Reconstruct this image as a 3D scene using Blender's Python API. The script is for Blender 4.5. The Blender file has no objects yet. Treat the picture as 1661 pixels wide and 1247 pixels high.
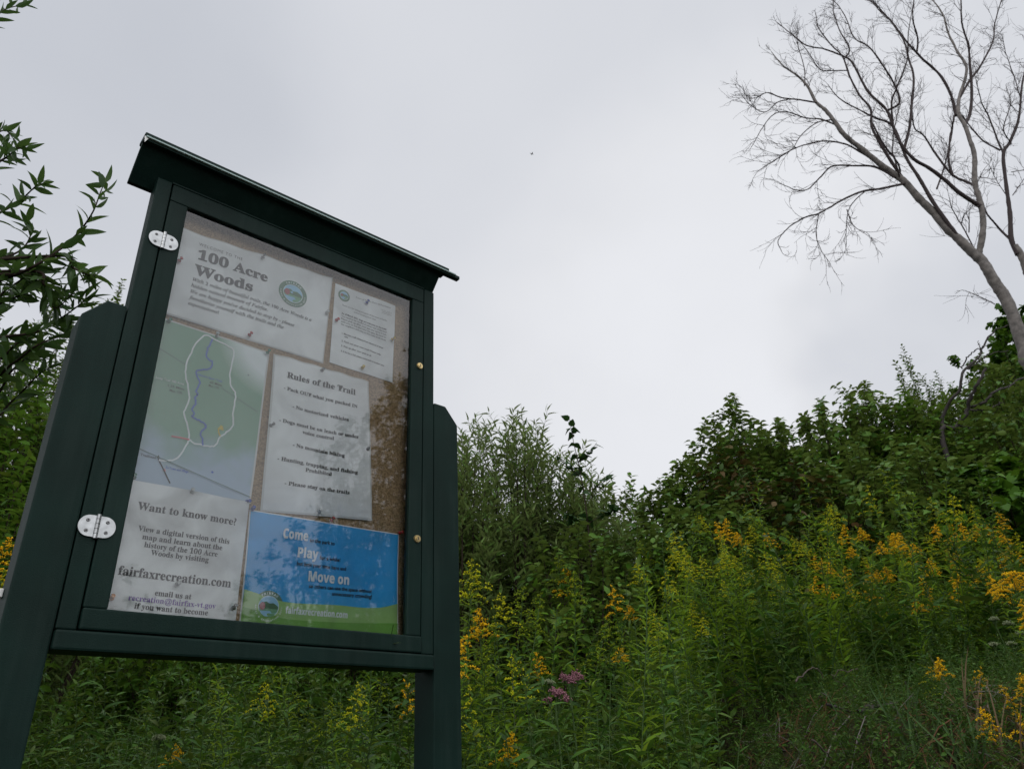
import bpy, bmesh, math, random
import numpy as np
from mathutils import Vector, Matrix

# ------------------------------------------------------------------ camera, world, sun, exposure
SC = bpy.context.scene
COL = SC.collection
CAM_Z = 1.0
CAM = np.array([0.0, 0.0, CAM_Z])
F_PX, CX, CY = 1210.15, 830.5, 623.5
UP = np.array([-0.04696929, -0.88443544, 0.46429283])
fw = np.array([0, 0, 1.0]); YF = fw - UP * (fw @ UP); YF /= np.linalg.norm(YF)
XR = np.cross(YF, UP)
C2W = np.array([XR, YF, UP])                       # camera axes (x right, y down, z forward) -> world

cam = bpy.data.cameras.new('camera')
cam.sensor_width = 36.0
cam.lens = F_PX / 1661 * 36.0
cam.clip_start = 0.05
cam.clip_end = 3000
cam.dof.use_dof = True
cam.dof.focus_distance = 2.1
cam.dof.aperture_fstop = 10.0
cam_o = bpy.data.objects.new('camera', cam); COL.objects.link(cam_o)
bx_, by_, bz_ = C2W @ [1, 0, 0], C2W @ [0, -1, 0], C2W @ [0, 0, -1]
cam_o.matrix_world = Matrix(((bx_[0], by_[0], bz_[0], 0), (bx_[1], by_[1], bz_[1], 0), (bx_[2], by_[2], bz_[2], CAM_Z), (0, 0, 0, 1)))
SC.camera = cam_o


def ray(px, py):
    return C2W @ np.array([px - CX, py - CY, F_PX])


def at(px, py, Y):
    """World point seen at photo pixel (px, py), Y metres out along the ground direction the camera faces."""
    r = ray(px, py)
    return CAM + r * (Y / r[1])


def scale_at(px, py, Y):
    return Y / ray(px, py)[1]


SC.view_settings.view_transform = 'Standard'
SC.view_settings.look = 'None'
SC.view_settings.exposure = 0.0
SC.view_settings.gamma = 1.0
SUN_EL, SUN_AZ = math.radians(52), math.radians(205)     # azimuth measured from +y towards +x

W = bpy.data.worlds.new('World'); SC.world = W; W.use_nodes = True
nt = W.node_tree; N = nt.nodes; LK = nt.links
N.clear()
w_out = N.new('ShaderNodeOutputWorld')
tc = N.new('ShaderNodeTexCoord')


def wmath(op, a, b=None, clamp=False):
    n = N.new('ShaderNodeMath'); n.operation = op; n.use_clamp = clamp
    for i, v in enumerate((a, b)):
        if v is None: continue
        if isinstance(v, (int, float)): n.inputs[i].default_value = v
        else: LK.new(v, n.inputs[i])
    return n.outputs[0]


def lobe(direction, inner, outer, amount):
    """Soft patch of cloud round a direction: cosine falloff from inner to outer (degrees)."""
    d = N.new('ShaderNodeVectorMath'); d.operation = 'DOT_PRODUCT'
    LK.new(warp.outputs[0], d.inputs[0]); d.inputs[1].default_value = direction
    m = N.new('ShaderNodeMapRange'); m.interpolation_type = 'SMOOTHSTEP'
    m.inputs['From Min'].default_value = math.cos(math.radians(outer)); m.inputs['From Max'].default_value = math.cos(math.radians(inner))
    m.inputs['To Min'].default_value = 0; m.inputs['To Max'].default_value = amount
    LK.new(d.outputs['Value'], m.inputs['Value'])
    return m.outputs[0]


def dirn(px, py):
    r = ray(px, py); return tuple(r / np.linalg.norm(r))


wn = N.new('ShaderNodeTexNoise'); wn.inputs['Scale'].default_value = 2.2; wn.inputs['Detail'].default_value = 4
LK.new(tc.outputs['Generated'], wn.inputs['Vector'])
wsub = N.new('ShaderNodeVectorMath'); wsub.operation = 'SUBTRACT'; LK.new(wn.outputs['Color'], wsub.inputs[0]); wsub.inputs[1].default_value = (.5, .5, .5)
wsc = N.new('ShaderNodeVectorMath'); wsc.operation = 'SCALE'; LK.new(wsub.outputs[0], wsc.inputs[0]); wsc.inputs['Scale'].default_value = .15
warp = N.new('ShaderNodeVectorMath'); warp.operation = 'ADD'; LK.new(tc.outputs['Generated'], warp.inputs[0]); LK.new(wsc.outputs[0], warp.inputs[1])
cn = N.new('ShaderNodeTexNoise'); cn.inputs['Scale'].default_value = 2.6; cn.inputs['Detail'].default_value = 6; cn.inputs['Roughness'].default_value = .5
strch = N.new('ShaderNodeMapping'); strch.inputs['Rotation'].default_value = (0, 0, .7); strch.inputs['Scale'].default_value = (1, .55, 1.4)
LK.new(warp.outputs[0], strch.inputs['Vector']); LK.new(strch.outputs[0], cn.inputs['Vector'])
v = wmath('MULTIPLY_ADD', cn.outputs['Fac'], .11)
v.node.inputs[2].default_value = .680
v = wmath('ADD', v, lobe(dirn(1000, 230), 4, 24, .0))
v = wmath('ADD', v, lobe(dirn(1230, 600), 4, 26, .13))
v = wmath('ADD', v, lobe(dirn(1670, 570), 1, 15, -.16))
v = wmath('ADD', v, lobe(dirn(-120, -80), 0, 27, -.11))
v = wmath('ADD', v, lobe((0.55, -0.70, 0.45), 10, 80, .95))   # thin bright cloud behind the photographer
tint = N.new('ShaderNodeMix'); tint.data_type = 'RGBA'
m = N.new('ShaderNodeMapRange'); m.inputs['From Min'].default_value = .58; m.inputs['From Max'].default_value = .82
LK.new(v, m.inputs['Value']); LK.new(m.outputs[0], tint.inputs['Factor'])
tint.inputs['A'].default_value = (.955, 1.0, 1.10, 1); tint.inputs['B'].default_value = (.985, 1.0, 1.045, 1)
bg = N.new('ShaderNodeBackground'); LK.new(tint.outputs['Result'], bg.inputs['Color']); LK.new(v, bg.inputs['Strength'])
sky = N.new('ShaderNodeTexSky'); sky.sky_type = 'NISHITA'; sky.sun_disc = False
sky.sun_elevation = SUN_EL; sky.sun_rotation = SUN_AZ
bg2 = N.new('ShaderNodeBackground'); LK.new(sky.outputs[0], bg2.inputs['Color']); bg2.inputs['Strength'].default_value = .05
mixs = N.new('ShaderNodeMixShader'); mixs.inputs['Fac'].default_value = .94      # cloud deck over the blue sky
LK.new(bg2.outputs[0], mixs.inputs[1]); LK.new(bg.outputs[0], mixs.inputs[2]); LK.new(mixs.outputs[0], w_out.inputs['Surface'])

sun = bpy.data.lights.new('sun', 'SUN'); sun.energy = .8; sun.angle = math.radians(25); sun.color = (1, .96, .9)
sun_o = bpy.data.objects.new('sun', sun); COL.objects.link(sun_o)
sd = Vector((math.sin(SUN_AZ) * math.cos(SUN_EL), math.cos(SUN_AZ) * math.cos(SUN_EL), math.sin(SUN_EL)))
sun_o.rotation_euler = sd.to_track_quat('Z', 'Y').to_euler()
SC.cycles.transparent_max_bounces = 12
SC.cycles.max_bounces = 7

# ------------------------------------------------------------------ helpers
rng = np.random.default_rng(7)


def nrm(a):
    return a / np.maximum(np.linalg.norm(a, axis=-1, keepdims=True), 1e-9)


class MB:
    """Collects vertices and faces (with a material slot each) and links them as one mesh object."""
    def __init__(s): s.v = []; s.f = {3: [], 4: []}; s.m = {3: [], 4: []}; s.n = 0; s.poly = []

    def add(s, V, F, mi=0):
        V = np.asarray(V, float).reshape(-1, 3); F = np.asarray(F, int)
        k = F.shape[1]
        s.v.append(V); s.f[k].append(F + s.n); s.m[k].append(np.full(len(F), mi)); s.n += len(V)

    def ngon(s, pts, mi=0):
        s.v.append(np.asarray(pts, float)); s.poly.append((list(range(s.n, s.n + len(pts))), mi)); s.n += len(pts)

    def arrays(s):
        return (np.concatenate(s.v), {k: (np.concatenate(s.f[k]) if s.f[k] else np.zeros((0, k), int)) for k in (3, 4)},
                {k: (np.concatenate(s.m[k]) if s.m[k] else np.zeros(0, int)) for k in (3, 4)})

    def mesh(s, name, smooth=True):
        V, Fc, Mi = s.arrays()
        me = bpy.data.meshes.new(name)
        me.vertices.add(len(V)); me.vertices.foreach_set('co', V.ravel())
        loops = np.concatenate([Fc[3].ravel(), Fc[4].ravel(), np.array([i for p, _ in s.poly for i in p], int)]).astype(np.int32)
        tot = np.concatenate([np.full(len(Fc[3]), 3), np.full(len(Fc[4]), 4), np.array([len(p) for p, _ in s.poly], int)]).astype(np.int32)
        st = np.concatenate([[0], np.cumsum(tot)[:-1]]).astype(np.int32)
        mi = np.concatenate([Mi[3], Mi[4], np.array([q for _, q in s.poly], int)]).astype(np.int32)
        me.loops.add(len(loops)); me.loops.foreach_set('vertex_index', loops)
        me.polygons.add(len(tot)); me.polygons.foreach_set('loop_start', st)
        me.polygons.foreach_set('material_index', mi)
        me.polygons.foreach_set('use_smooth', np.full(len(tot), bool(smooth)))
        me.update(calc_edges=True); me.validate()
        return me

    def build(s, name, mats, parent=None, smooth=True):
        me = s.mesh(name, smooth)
        return link(name, me, mats, parent)


def link(name, me, mats, parent=None):
    for m_ in (mats if isinstance(mats, (list, tuple)) else [mats]): me.materials.append(m_)
    o = bpy.data.objects.new(name, me); COL.objects.link(o)
    if parent: o.parent = parent
    return o


def tag(o, label=None, cat=None, group=None, kind=None):
    for k, val in (('label', label), ('category', cat), ('group', group), ('kind', kind)):
        if val: o[k] = val
    return o


def empty(name, loc, rz=0.0):
    o = bpy.data.objects.new(name, None); COL.objects.link(o)
    o.empty_display_size = .1; o.location = [float(c) for c in loc]; o.rotation_euler = (0, 0, rz)
    return o


def copy_tree(o, parent=None):
    c = o.copy(); COL.objects.link(c)
    if parent: c.parent = parent
    for ch in list(o.children): copy_tree(ch, c)
    return c


def tube(mb, pts, rad, k=6, mi=0, cap=True):
    P = np.asarray(pts, float); n = len(P)
    R = np.broadcast_to(np.asarray(rad, float), (n,))
    T = nrm(np.gradient(P, axis=0))
    ref = np.array([.31, .87, .38]) if abs(T[0] @ np.array([.31, .87, .38])) < .9 else np.array([1., 0, 0])
    A = np.cross(T, ref); A = nrm(A); B = np.cross(T, A)
    ang = np.arange(k) * 2 * math.pi / k
    V = P[:, None, :] + R[:, None, None] * (A[:, None, :] * np.cos(ang)[None, :, None] + B[:, None, :] * np.sin(ang)[None, :, None])
    i = np.arange(n - 1)[:, None] * k; j = np.arange(k)[None, :]; j2 = (j + 1) % k
    F = np.stack([i + j, i + j2, i + k + j2, i + k + j], -1).reshape(-1, 4)
    mb.add(V, F, mi)
    if cap and k > 2:
        mb.ngon(V[-1], mi)


def spline(pts, n):
    """Catmull-Rom resample of control points."""
    P = np.asarray(pts, float)
    Q = np.vstack([2 * P[0] - P[1], P, 2 * P[-1] - P[-2]])
    t = np.linspace(0, len(P) - 1 - 1e-6, n); i = t.astype(int); u = (t - i)[:, None]
    a, b, c, d = Q[i], Q[i + 1], Q[i + 2], Q[i + 3]
    return .5 * (2 * b + (c - a) * u + (2 * a - 5 * b + 4 * c - d) * u ** 2 + (3 * b - a - 3 * c + d) * u ** 3)


def leaf_tpl(prof, fold=.25, curl=.25):
    """prof: (t, half width) rows; first and last rows are points."""
    V = [(0, 0, 0, 0)]; F3 = []; F4 = []
    rows = prof[1:-1]
    for t, hw in rows:
        z = -curl * t * t
        V += [(-hw, t, z, fold * hw), (0, t, z, 0), (hw, t, z, fold * hw)]
    V.append((0, 1, -curl, 0))
    F3 += [(0, 2, 1), (0, 3, 2)]
    for r in range(len(rows) - 1):
        a = 1 + 3 * r
        F4 += [(a, a + 1, a + 4, a + 3), (a + 1, a + 2, a + 5, a + 4)]
    a = 1 + 3 * (len(rows) - 1); e = len(V) - 1
    F3 += [(a, a + 1, e), (a + 1, a + 2, e)]
    return np.array(V, float), np.array(F3, int).reshape(-1, 3), np.array(F4, int).reshape(-1, 4)


LANCE = leaf_tpl([(0, 0), (.3, .5), (.65, .36), (1, 0)], .3, .3)
LANCE_FINE = leaf_tpl([(0, 0), (.12, .26), (.3, .5), (.5, .47), (.7, .36), (.87, .18), (1, 0)], .35, .22)
OVAL = leaf_tpl([(0, 0), (.22, .42), (.55, .46), (.82, .2), (1, 0)], .28, .3)
HEART = leaf_tpl([(0, 0), (.10, .42), (.35, .52), (.7, .26), (1, 0)], .25, .3)
BROAD = leaf_tpl([(0, 0), (.05, .45), (.4, .62), (.75, .30), (1, 0)], .15, .2)
BLADE = leaf_tpl([(0, 0), (.2, .5), (.5, .45), (.8, .25), (1, 0)], .3, .45)


def leaves(mb, tpl, P, D, L, Wd, up=(0, 0, 1), jit=.5, mi=0, g=rng):
    P = np.asarray(P, float); n = len(P)
    if n == 0: return
    V, F3, F4 = tpl
    Yv = nrm(np.asarray(D, float))
    U = np.asarray(up, float) + g.normal(0, jit, (n, 3))
    X = nrm(np.cross(Yv, U)); Z = np.cross(X, Yv)
    L = np.broadcast_to(L, (n,))[:, None, None]; Wd = np.broadcast_to(Wd, (n,))[:, None, None]
    curl = g.uniform(.2, 1.8, (n, 1, 1))
    VV = P[:, None, :] + X[:, None, :] * V[None, :, 0:1] * Wd + Yv[:, None, :] * V[None, :, 1:2] * L + Z[:, None, :] * (V[None, :, 2:3] * L * curl + V[None, :, 3:4] * Wd)
    off = (np.arange(n) * len(V))[:, None, None]
    b0 = mb.n
    mb.v.append(VV.reshape(-1, 3)); mb.n += n * len(V)
    for k, Fk in ((3, F3), (4, F4)):
        if len(Fk):
            ff = (Fk[None] + off).reshape(-1, k)
            mb.f[k].append(ff + b0); mb.m[k].append(np.full(len(ff), mi))


def ground_h(x, y):
    x = np.asarray(x, float); y = np.asarray(y, float)
    ss = lambda t: np.clip(t, 0, 1) ** 2 * (3 - 2 * np.clip(t, 0, 1))
    h = .16 * np.maximum(0, np.minimum(y, 15) - 1.2) + .80 * ss((x - .2) / 1.25) * ss((y - 1.6) / 1.5)
    h = h + .5 * ss((x - 3) / 4) * ss((y - 3) / 4)
    return h + .04 * np.sin(2.3 * x + .7) * np.sin(1.9 * y) + .02 * np.sin(6.1 * x) * np.sin(5.3 * y + 1)


# ------------------------------------------------------------------ materials
def mat(name):
    m = bpy.data.materials.new(name); m.use_nodes = True
    return m, m.node_tree.nodes, m.node_tree.links, m.node_tree.nodes['Principled BSDF']


def plain(name, col, rough=.5, metal=0.0, spec=.5, noise=0.0, nscale=30, bump=0.0, bscale=200):
    m, n, l, p = mat(name)
    p.inputs['Base Color'].default_value = (*col, 1); p.inputs['Roughness'].default_value = rough
    p.inputs['Metallic'].default_value = metal; p.inputs['Specular IOR Level'].default_value = spec
    t = n.new('ShaderNodeTexCoord')
    if noise:
        x = n.new('ShaderNodeTexNoise'); x.inputs['Scale'].default_value = nscale; x.inputs['Detail'].default_value = 6
        l.new(t.outputs['Object'], x.inputs['Vector'])
        r = n.new('ShaderNodeMapRange'); r.inputs['From Min'].default_value = .3; r.inputs['From Max'].default_value = .7
        r.inputs['To Min'].default_value = 1 - noise; r.inputs['To Max'].default_value = 1 + noise
        l.new(x.outputs['Fac'], r.inputs['Value'])
        mx = n.new('ShaderNodeVectorMath'); mx.operation = 'SCALE'; mx.inputs[0].default_value = col
        l.new(r.outputs[0], mx.inputs['Scale']); l.new(mx.outputs[0], p.inputs['Base Color'])
    if bump:
        x = n.new('ShaderNodeTexNoise'); x.inputs['Scale'].default_value = bscale; x.inputs['Detail'].default_value = 4
        l.new(t.outputs['Object'], x.inputs['Vector'])
        b = n.new('ShaderNodeBump'); b.inputs['Strength'].default_value = bump; b.inputs['Distance'].default_value = .002
        l.new(x.outputs['Fac'], b.inputs['Height']); l.new(b.outputs[0], p.inputs['Normal'])
    return m


def leafm(name, cols, back=None, trans=.22, rough=.5, spec=.16):
    """Leaf: a random hue per leaf, a paler underside, some light coming through."""
    m, n, l, p = mat(name)
    g = n.new('ShaderNodeNewGeometry'); r = n.new('ShaderNodeValToRGB')
    e = r.color_ramp.elements
    for i, c in enumerate(cols):
        el = e[i] if i < 2 else e.new(0)
        el.position = i / (len(cols) - 1); el.color = (*c, 1)
    for i, c in enumerate(cols): e[i].position = i / (len(cols) - 1); e[i].color = (*c, 1)
    l.new(g.outputs['Random Per Island'], r.inputs['Fac'])
    col = r.outputs['Color']
    if back:
        mx = n.new('ShaderNodeMix'); mx.data_type = 'RGBA'; mx.blend_type = 'MIX'
        l.new(g.outputs['Backfacing'], mx.inputs['Factor']); l.new(col, mx.inputs['A']); mx.inputs['B'].default_value = (*back, 1)
        col = mx.outputs['Result']
    l.new(col, p.inputs['Base Color']); p.inputs['Roughness'].default_value = rough; p.inputs['Specular IOR Level'].default_value = spec
    tr = n.new('ShaderNodeBsdfTranslucent'); hs = n.new('ShaderNodeHueSaturation'); hs.inputs['Value'].default_value = 1.8; hs.inputs['Hue'].default_value = .48
    l.new(col, hs.inputs['Color']); l.new(hs.outputs[0], tr.inputs['Color'])
    ms = n.new('ShaderNodeMixShader'); ms.inputs[0].default_value = trans
    l.new(p.outputs[0], ms.inputs[1]); l.new(tr.outputs[0], ms.inputs[2]); l.new(ms.outputs[0], n['Material Output'].inputs['Surface'])
    return m


M = {}
M['ground'] = plain('soil and litter', (.03, .023, .014), .95, spec=.1, noise=.5, nscale=9, bump=1.0, bscale=30)
M['goldenrod'] = leafm('goldenrod leaf', [(.085, .175, .012), (.125, .235, .016), (.155, .255, .022), (.105, .205, .015)], trans=.32, spec=.07)
M['light'] = leafm('light green shrub leaf', [(.034, .088, .010), (.050, .120, .012), (.066, .145, .016), (.062, .104, .013)], trans=.3, spec=.08)
M['weed'] = leafm('weed leaf', [(.022, .064, .009), (.038, .102, .012), (.062, .140, .017), (.062, .092, .014), (.028, .078, .011)])
M['stem'] = plain('green stem', (.04, .075, .018), .6, spec=.2)
M['gold'] = leafm('golden florets', [(.60, .40, .010), (.78, .55, .018), (.68, .44, .010)], trans=.25, rough=.7, spec=.1)
M['bud'] = leafm('yellow green buds', [(.34, .42, .015), (.56, .54, .018), (.46, .48, .015)], trans=.25, rough=.7, spec=.1)
M['greenbud'] = leafm('green buds', [(.12, .22, .012), (.26, .32, .015), (.18, .26, .013)], trans=.25, rough=.7, spec=.1)
M['willow'] = leafm('willow leaf', [(0.0451, 0.0913, 0.0143), (0.0671, 0.1287, 0.0209), (0.0924, 0.1595, 0.0297)], back=(0.1441, 0.2046, 0.0616), trans=.18)
M['dogwood'] = leafm('broad shrub leaf', [(0.0281, 0.0769, 0.0085), (0.0500, 0.1244, 0.0122), (0.0744, 0.1647, 0.0159), (0.0793, 0.1183, 0.0122)], back=(0.1061, 0.1684, 0.0317), trans=.15, rough=.42)
M['reddish'] = leafm('turning shrub leaf', [(.026, .066, .009), (.030, .072, .010), (.040, .085, .012), (.075, .055, .013), (.030, .070, .010), (.085, .048, .014), (.034, .078, .010)], trans=.15)
M['sapling'] = leafm('sapling leaf', [(.014, .044, .010), (.024, .062, .014)], trans=.18)
M['vine'] = leafm('vine leaf', [(0.0352, 0.0946, 0.0077), (0.0605, 0.1441, 0.0121), (0.0451, 0.1188, 0.0099)], trans=.2, rough=.42)
M['near'] = leafm('long shrub leaf', [(0.0225, 0.0550, 0.0125), (0.0325, 0.0750, 0.0163), (0.0450, 0.0925, 0.0200)], trans=.34, rough=.42)
M['bark'] = plain('brown bark', (.06, .045, .035), .85, noise=.4, nscale=30, bump=.6, bscale=60)
M['twig'] = plain('twig bark', (.03, .022, .016), .85, spec=.1)
M['deadwood'] = plain('weathered dead wood', (.125, .112, .103), .8, noise=.45, nscale=14, bump=.8, bscale=45)
M['deadtwig'] = plain('dead twig', (.050, .040, .040), .85, spec=.15)
M['darkwood'] = plain('dark dead branch', (.028, .022, .020), .85, noise=.3)
M['pink'] = leafm('dusty pink florets', [(.26, .11, .14), (.34, .17, .20), (.18, .08, .09)], trans=.2, rough=.8, spec=.1)
M['cream'] = leafm('cream florets', [(.20, .25, .13), (.27, .30, .18)], trans=.2, rough=.8, spec=.1)
M['dry'] = leafm('dry straw leaf', [(.17, .12, .065), (.12, .08, .045), (.20, .15, .09)], trans=.2, rough=.7)
M['grass'] = leafm('grass blade', [(.03, .07, .018), (.05, .10, .03), (.06, .11, .03)], trans=.25)
M['board'] = plain('dark green recycled board', (.0040, .0165, .0128), .55, spec=.13, noise=.22, nscale=7, bump=.35, bscale=420)
M['trim'] = plain('pale green edge', (.28, .38, .36), .35)
M['chrome'] = plain('polished steel hinge', (.36, .37, .37), .3, 1.0, noise=.2, nscale=60)
M['screw'] = plain('hinge screw', (.20, .20, .20), .35, 1.0)
M['hole'] = plain('dark recess', (.01, .01, .01), .7)
M['brass'] = plain('brass lock', (.62, .48, .24), .35, 1.0)
M['white'] = plain('white plastic', (.75, .75, .73), .4)
M['ink'] = plain('black print', (.016, .016, .018), .6)
M['greyink'] = plain('grey print', (.055, .055, .06), .6)
M['purple'] = plain('purple print', (.15, .06, .34), .6)
M['bird'] = plain('dark feathers', (.02, .02, .022), .7)
M['laminate'] = plain('clear laminate rim', (.50, .50, .49), .3)

# dust and drip streaks on the boards
m = M['board']; n = m.node_tree.nodes; l = m.node_tree.links; p = n['Principled BSDF']
t = n.new('ShaderNodeTexCoord'); mp = n.new('ShaderNodeMapping'); mp.inputs['Scale'].default_value = (55, 55, 3.5); l.new(t.outputs['Object'], mp.inputs['Vector'])
x = n.new('ShaderNodeTexNoise'); x.inputs['Scale'].default_value = 1; x.inputs['Detail'].default_value = 5; l.new(mp.outputs[0], x.inputs['Vector'])
x2 = n.new('ShaderNodeTexNoise'); x2.inputs['Scale'].default_value = 4; x2.inputs['Detail'].default_value = 8; l.new(t.outputs['Object'], x2.inputs['Vector'])
mu = n.new('ShaderNodeMath'); mu.operation = 'MULTIPLY'; l.new(x.outputs['Fac'], mu.inputs[0]); l.new(x2.outputs['Fac'], mu.inputs[1])
r = n.new('ShaderNodeMapRange'); r.inputs['From Min'].default_value = .24; r.inputs['From Max'].default_value = .42; r.inputs['To Max'].default_value = .16; l.new(mu.outputs[0], r.inputs['Value'])
mx = n.new('ShaderNodeMix'); mx.data_type = 'RGBA'; l.new(p.inputs['Base Color'].links[0].from_socket, mx.inputs['A']); mx.inputs['B'].default_value = (.035, .055, .048, 1)
l.new(r.outputs[0], mx.inputs['Factor']); l.new(mx.outputs['Result'], p.inputs['Base Color'])
# cork, paper and the printed sheets
m, n, l, p = mat('cork'); M['cork'] = m
t = n.new('ShaderNodeTexCoord'); vo = n.new('ShaderNodeTexVoronoi'); vo.inputs['Scale'].default_value = 380; l.new(t.outputs['Object'], vo.inputs['Vector'])
cr = n.new('ShaderNodeValToRGB'); cr.color_ramp.elements[0].color = (.175, .112, .054, 1); cr.color_ramp.elements[1].color = (.36, .24, .13, 1); cr.color_ramp.elements[0].position = .15; cr.color_ramp.elements[1].position = .75
sp = n.new('ShaderNodeSeparateColor'); l.new(vo.outputs['Color'], sp.inputs[0]); l.new(sp.outputs[0], cr.inputs[0]); l.new(cr.outputs[0], p.inputs['Base Color'])
p.inputs['Roughness'].default_value = .85


def paper(name, col, wear=.07):
    m, n, l, p = mat(name)
    t = n.new('ShaderNodeTexCoord'); x = n.new('ShaderNodeTexNoise'); x.inputs['Scale'].default_value = 9; x.inputs['Detail'].default_value = 7; x.inputs['Distortion'].default_value = .6
    l.new(t.outputs['Object'], x.inputs['Vector'])
    r = n.new('ShaderNodeMapRange'); r.inputs['From Min'].default_value = .3; r.inputs['From Max'].default_value = .62; r.inputs['To Min'].default_value = 1 - 3 * wear; r.inputs['To Max'].default_value = 1
    l.new(x.outputs['Fac'], r.inputs['Value'])
    s = n.new('ShaderNodeVectorMath'); s.operation = 'SCALE'; s.inputs[0].default_value = col; l.new(r.outputs[0], s.inputs['Scale']); l.new(s.outputs[0], p.inputs['Base Color'])
    p.inputs['Roughness'].default_value = .35; p.inputs['Specular IOR Level'].default_value = .4
    cr_ = n.new('ShaderNodeTexNoise'); cr_.noise_type = 'RIDGED_MULTIFRACTAL'; cr_.inputs['Scale'].default_value = 7; cr_.inputs['Detail'].default_value = 3; l.new(t.outputs['Object'], cr_.inputs['Vector'])
    bp = n.new('ShaderNodeBump'); bp.inputs['Strength'].default_value = .6; bp.inputs['Distance'].default_value = .004; l.new(cr_.outputs['Fac'], bp.inputs['Height']); l.new(bp.outputs[0], p.inputs['Normal'])
    return m


M['paper'] = paper('laminated white paper', (.76, .77, .78), .085)
M['damp'] = paper('damp stained paper', (.76, .77, .77), .16)
M['blue'] = paper('poster blue', (.022, .34, .72), .08)
M['hill'] = paper('poster light green', (.30, .50, .16), .08)
M['hill2'] = paper('poster green', (.16, .38, .06), .08)
M['ring'] = plain('emblem green', (.10, .20, .13), .5)
M['emsky'] = plain('emblem sky blue', (.28, .52, .72), .5)
M['emhill'] = plain('emblem dark hill', (.06, .16, .08), .5)
M['emred'] = plain('emblem maroon', (.30, .06, .07), .5)
M['emfield'] = plain('emblem field green', (.14, .34, .18), .5)
M['print_white'] = plain('white print', (.72, .75, .76), .5)
M['print_blue'] = plain('blue map line', (.05, .12, .50), .5)
M['print_red'] = plain('red map line', (.60, .16, .16), .5)
M['print_yellow'] = plain('yellow map mark', (.62, .46, .04), .5)
M['print_line'] = plain('thin grey green map line', (.09, .16, .13), .5)
m, n, l, p = mat('map print'); M['map'] = m
t = n.new('ShaderNodeTexCoord'); sx = n.new('ShaderNodeSeparateXYZ'); l.new(t.outputs['Object'], sx.inputs[0])
x = n.new('ShaderNodeTexNoise'); x.inputs['Scale'].default_value = 11; x.inputs['Detail'].default_value = 3; l.new(t.outputs['Object'], x.inputs['Vector'])
a = n.new('ShaderNodeMath'); a.operation = 'MULTIPLY_ADD'; a.inputs[1].default_value = .22; l.new(x.outputs['Fac'], a.inputs[0]); l.new(sx.outputs[2], a.inputs[2])
r = n.new('ShaderNodeMapRange'); r.inputs['From Min'].default_value = -.045; r.inputs['From Max'].default_value = .06; l.new(a.outputs[0], r.inputs['Value'])
c1 = n.new('ShaderNodeMix'); c1.data_type = 'RGBA'; c1.inputs['A'].default_value = (.33, .43, .55, 1); c1.inputs['B'].default_value = (.145, .31, .20, 1); l.new(r.outputs[0], c1.inputs['Factor'])
# bleached upper corner of the sheet
vm = n.new('ShaderNodeVectorMath'); vm.operation = 'DISTANCE'; l.new(t.outputs['Object'], vm.inputs[0]); vm.inputs[1].default_value = (.16, 0, .235)
r2 = n.new('ShaderNodeMapRange'); r2.inputs['From Min'].default_value = .09; r2.inputs['From Max'].default_value = .16; r2.inputs['To Min'].default_value = 1; r2.inputs['To Max'].default_value = 0; l.new(vm.outputs['Value'], r2.inputs['Value'])
c2 = n.new('ShaderNodeMix'); c2.data_type = 'RGBA'; c2.inputs['B'].default_value = (.70, .74, .76, 1); l.new(c1.outputs['Result'], c2.inputs['A']); l.new(r2.outputs[0], c2.inputs['Factor'])
l.new(c2.outputs['Result'], p.inputs['Base Color']); p.inputs['Roughness'].default_value = .35

# glazing: front face reflects, back face is clear
m, n, l, p = mat('glazing'); M['glass'] = m
n.remove(p); fr = n.new('ShaderNodeFresnel'); fr.inputs['IOR'].default_value = 1.60
gl = n.new('ShaderNodeBsdfGlossy'); gl.inputs['Roughness'].default_value = .022; gl.inputs['Color'].default_value = (1, 1, 1, 1)
tb = n.new('ShaderNodeBsdfTransparent'); tb.inputs['Color'].default_value = (.95, .97, .965, 1)
ms = n.new('ShaderNodeMixShader'); l.new(fr.outputs[0], ms.inputs[0]); l.new(tb.outputs[0], ms.inputs[1]); l.new(gl.outputs[0], ms.inputs[2]); l.new(ms.outputs[0], n['Material Output'].inputs['Surface'])
m, n, l, p = mat('glazing inside'); M['glass_in'] = m
n.remove(p); tb = n.new('ShaderNodeBsdfTransparent'); tb.inputs['Color'].default_value = (.97, .98, .98, 1); l.new(tb.outputs[0], n['Material Output'].inputs['Surface'])

# ------------------------------------------------------------------ ground
gx = np.concatenate([[-600, -200, -80, -40, -24], np.arange(-14, 14.01, .2), [24, 40, 80, 200, 600]])
gy = np.concatenate([[-600, -200, -80, -40, -24], np.arange(-12, 18.01, .2), [24, 40, 80, 200, 600]])
GX, GY = np.meshgrid(gx, gy); nx_, ny_ = len(gx), len(gy)
mb = MB(); ii = (np.arange(ny_ - 1)[:, None] * nx_ + np.arange(nx_ - 1)[None]).reshape(-1)
mb.add(np.stack([GX, GY, ground_h(GX, GY)], -1), np.stack([ii, ii + 1, ii + nx_ + 1, ii + nx_], -1))
tag(mb.build('ground', M['ground']), kind='structure')

# ------------------------------------------------------------------ notice board
YAW = math.radians(42.188); CY_, SY_ = math.cos(YAW), math.sin(YAW)
X0, D0, Z0 = .7655, 1.745, -.98                      # board frame: X along the front, D away from the viewer, Z above the lens


def kw(X, D, Z):
    return np.array([X * CY_ - D * SY_, X * SY_ + D * CY_, Z + CAM_Z])


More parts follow.
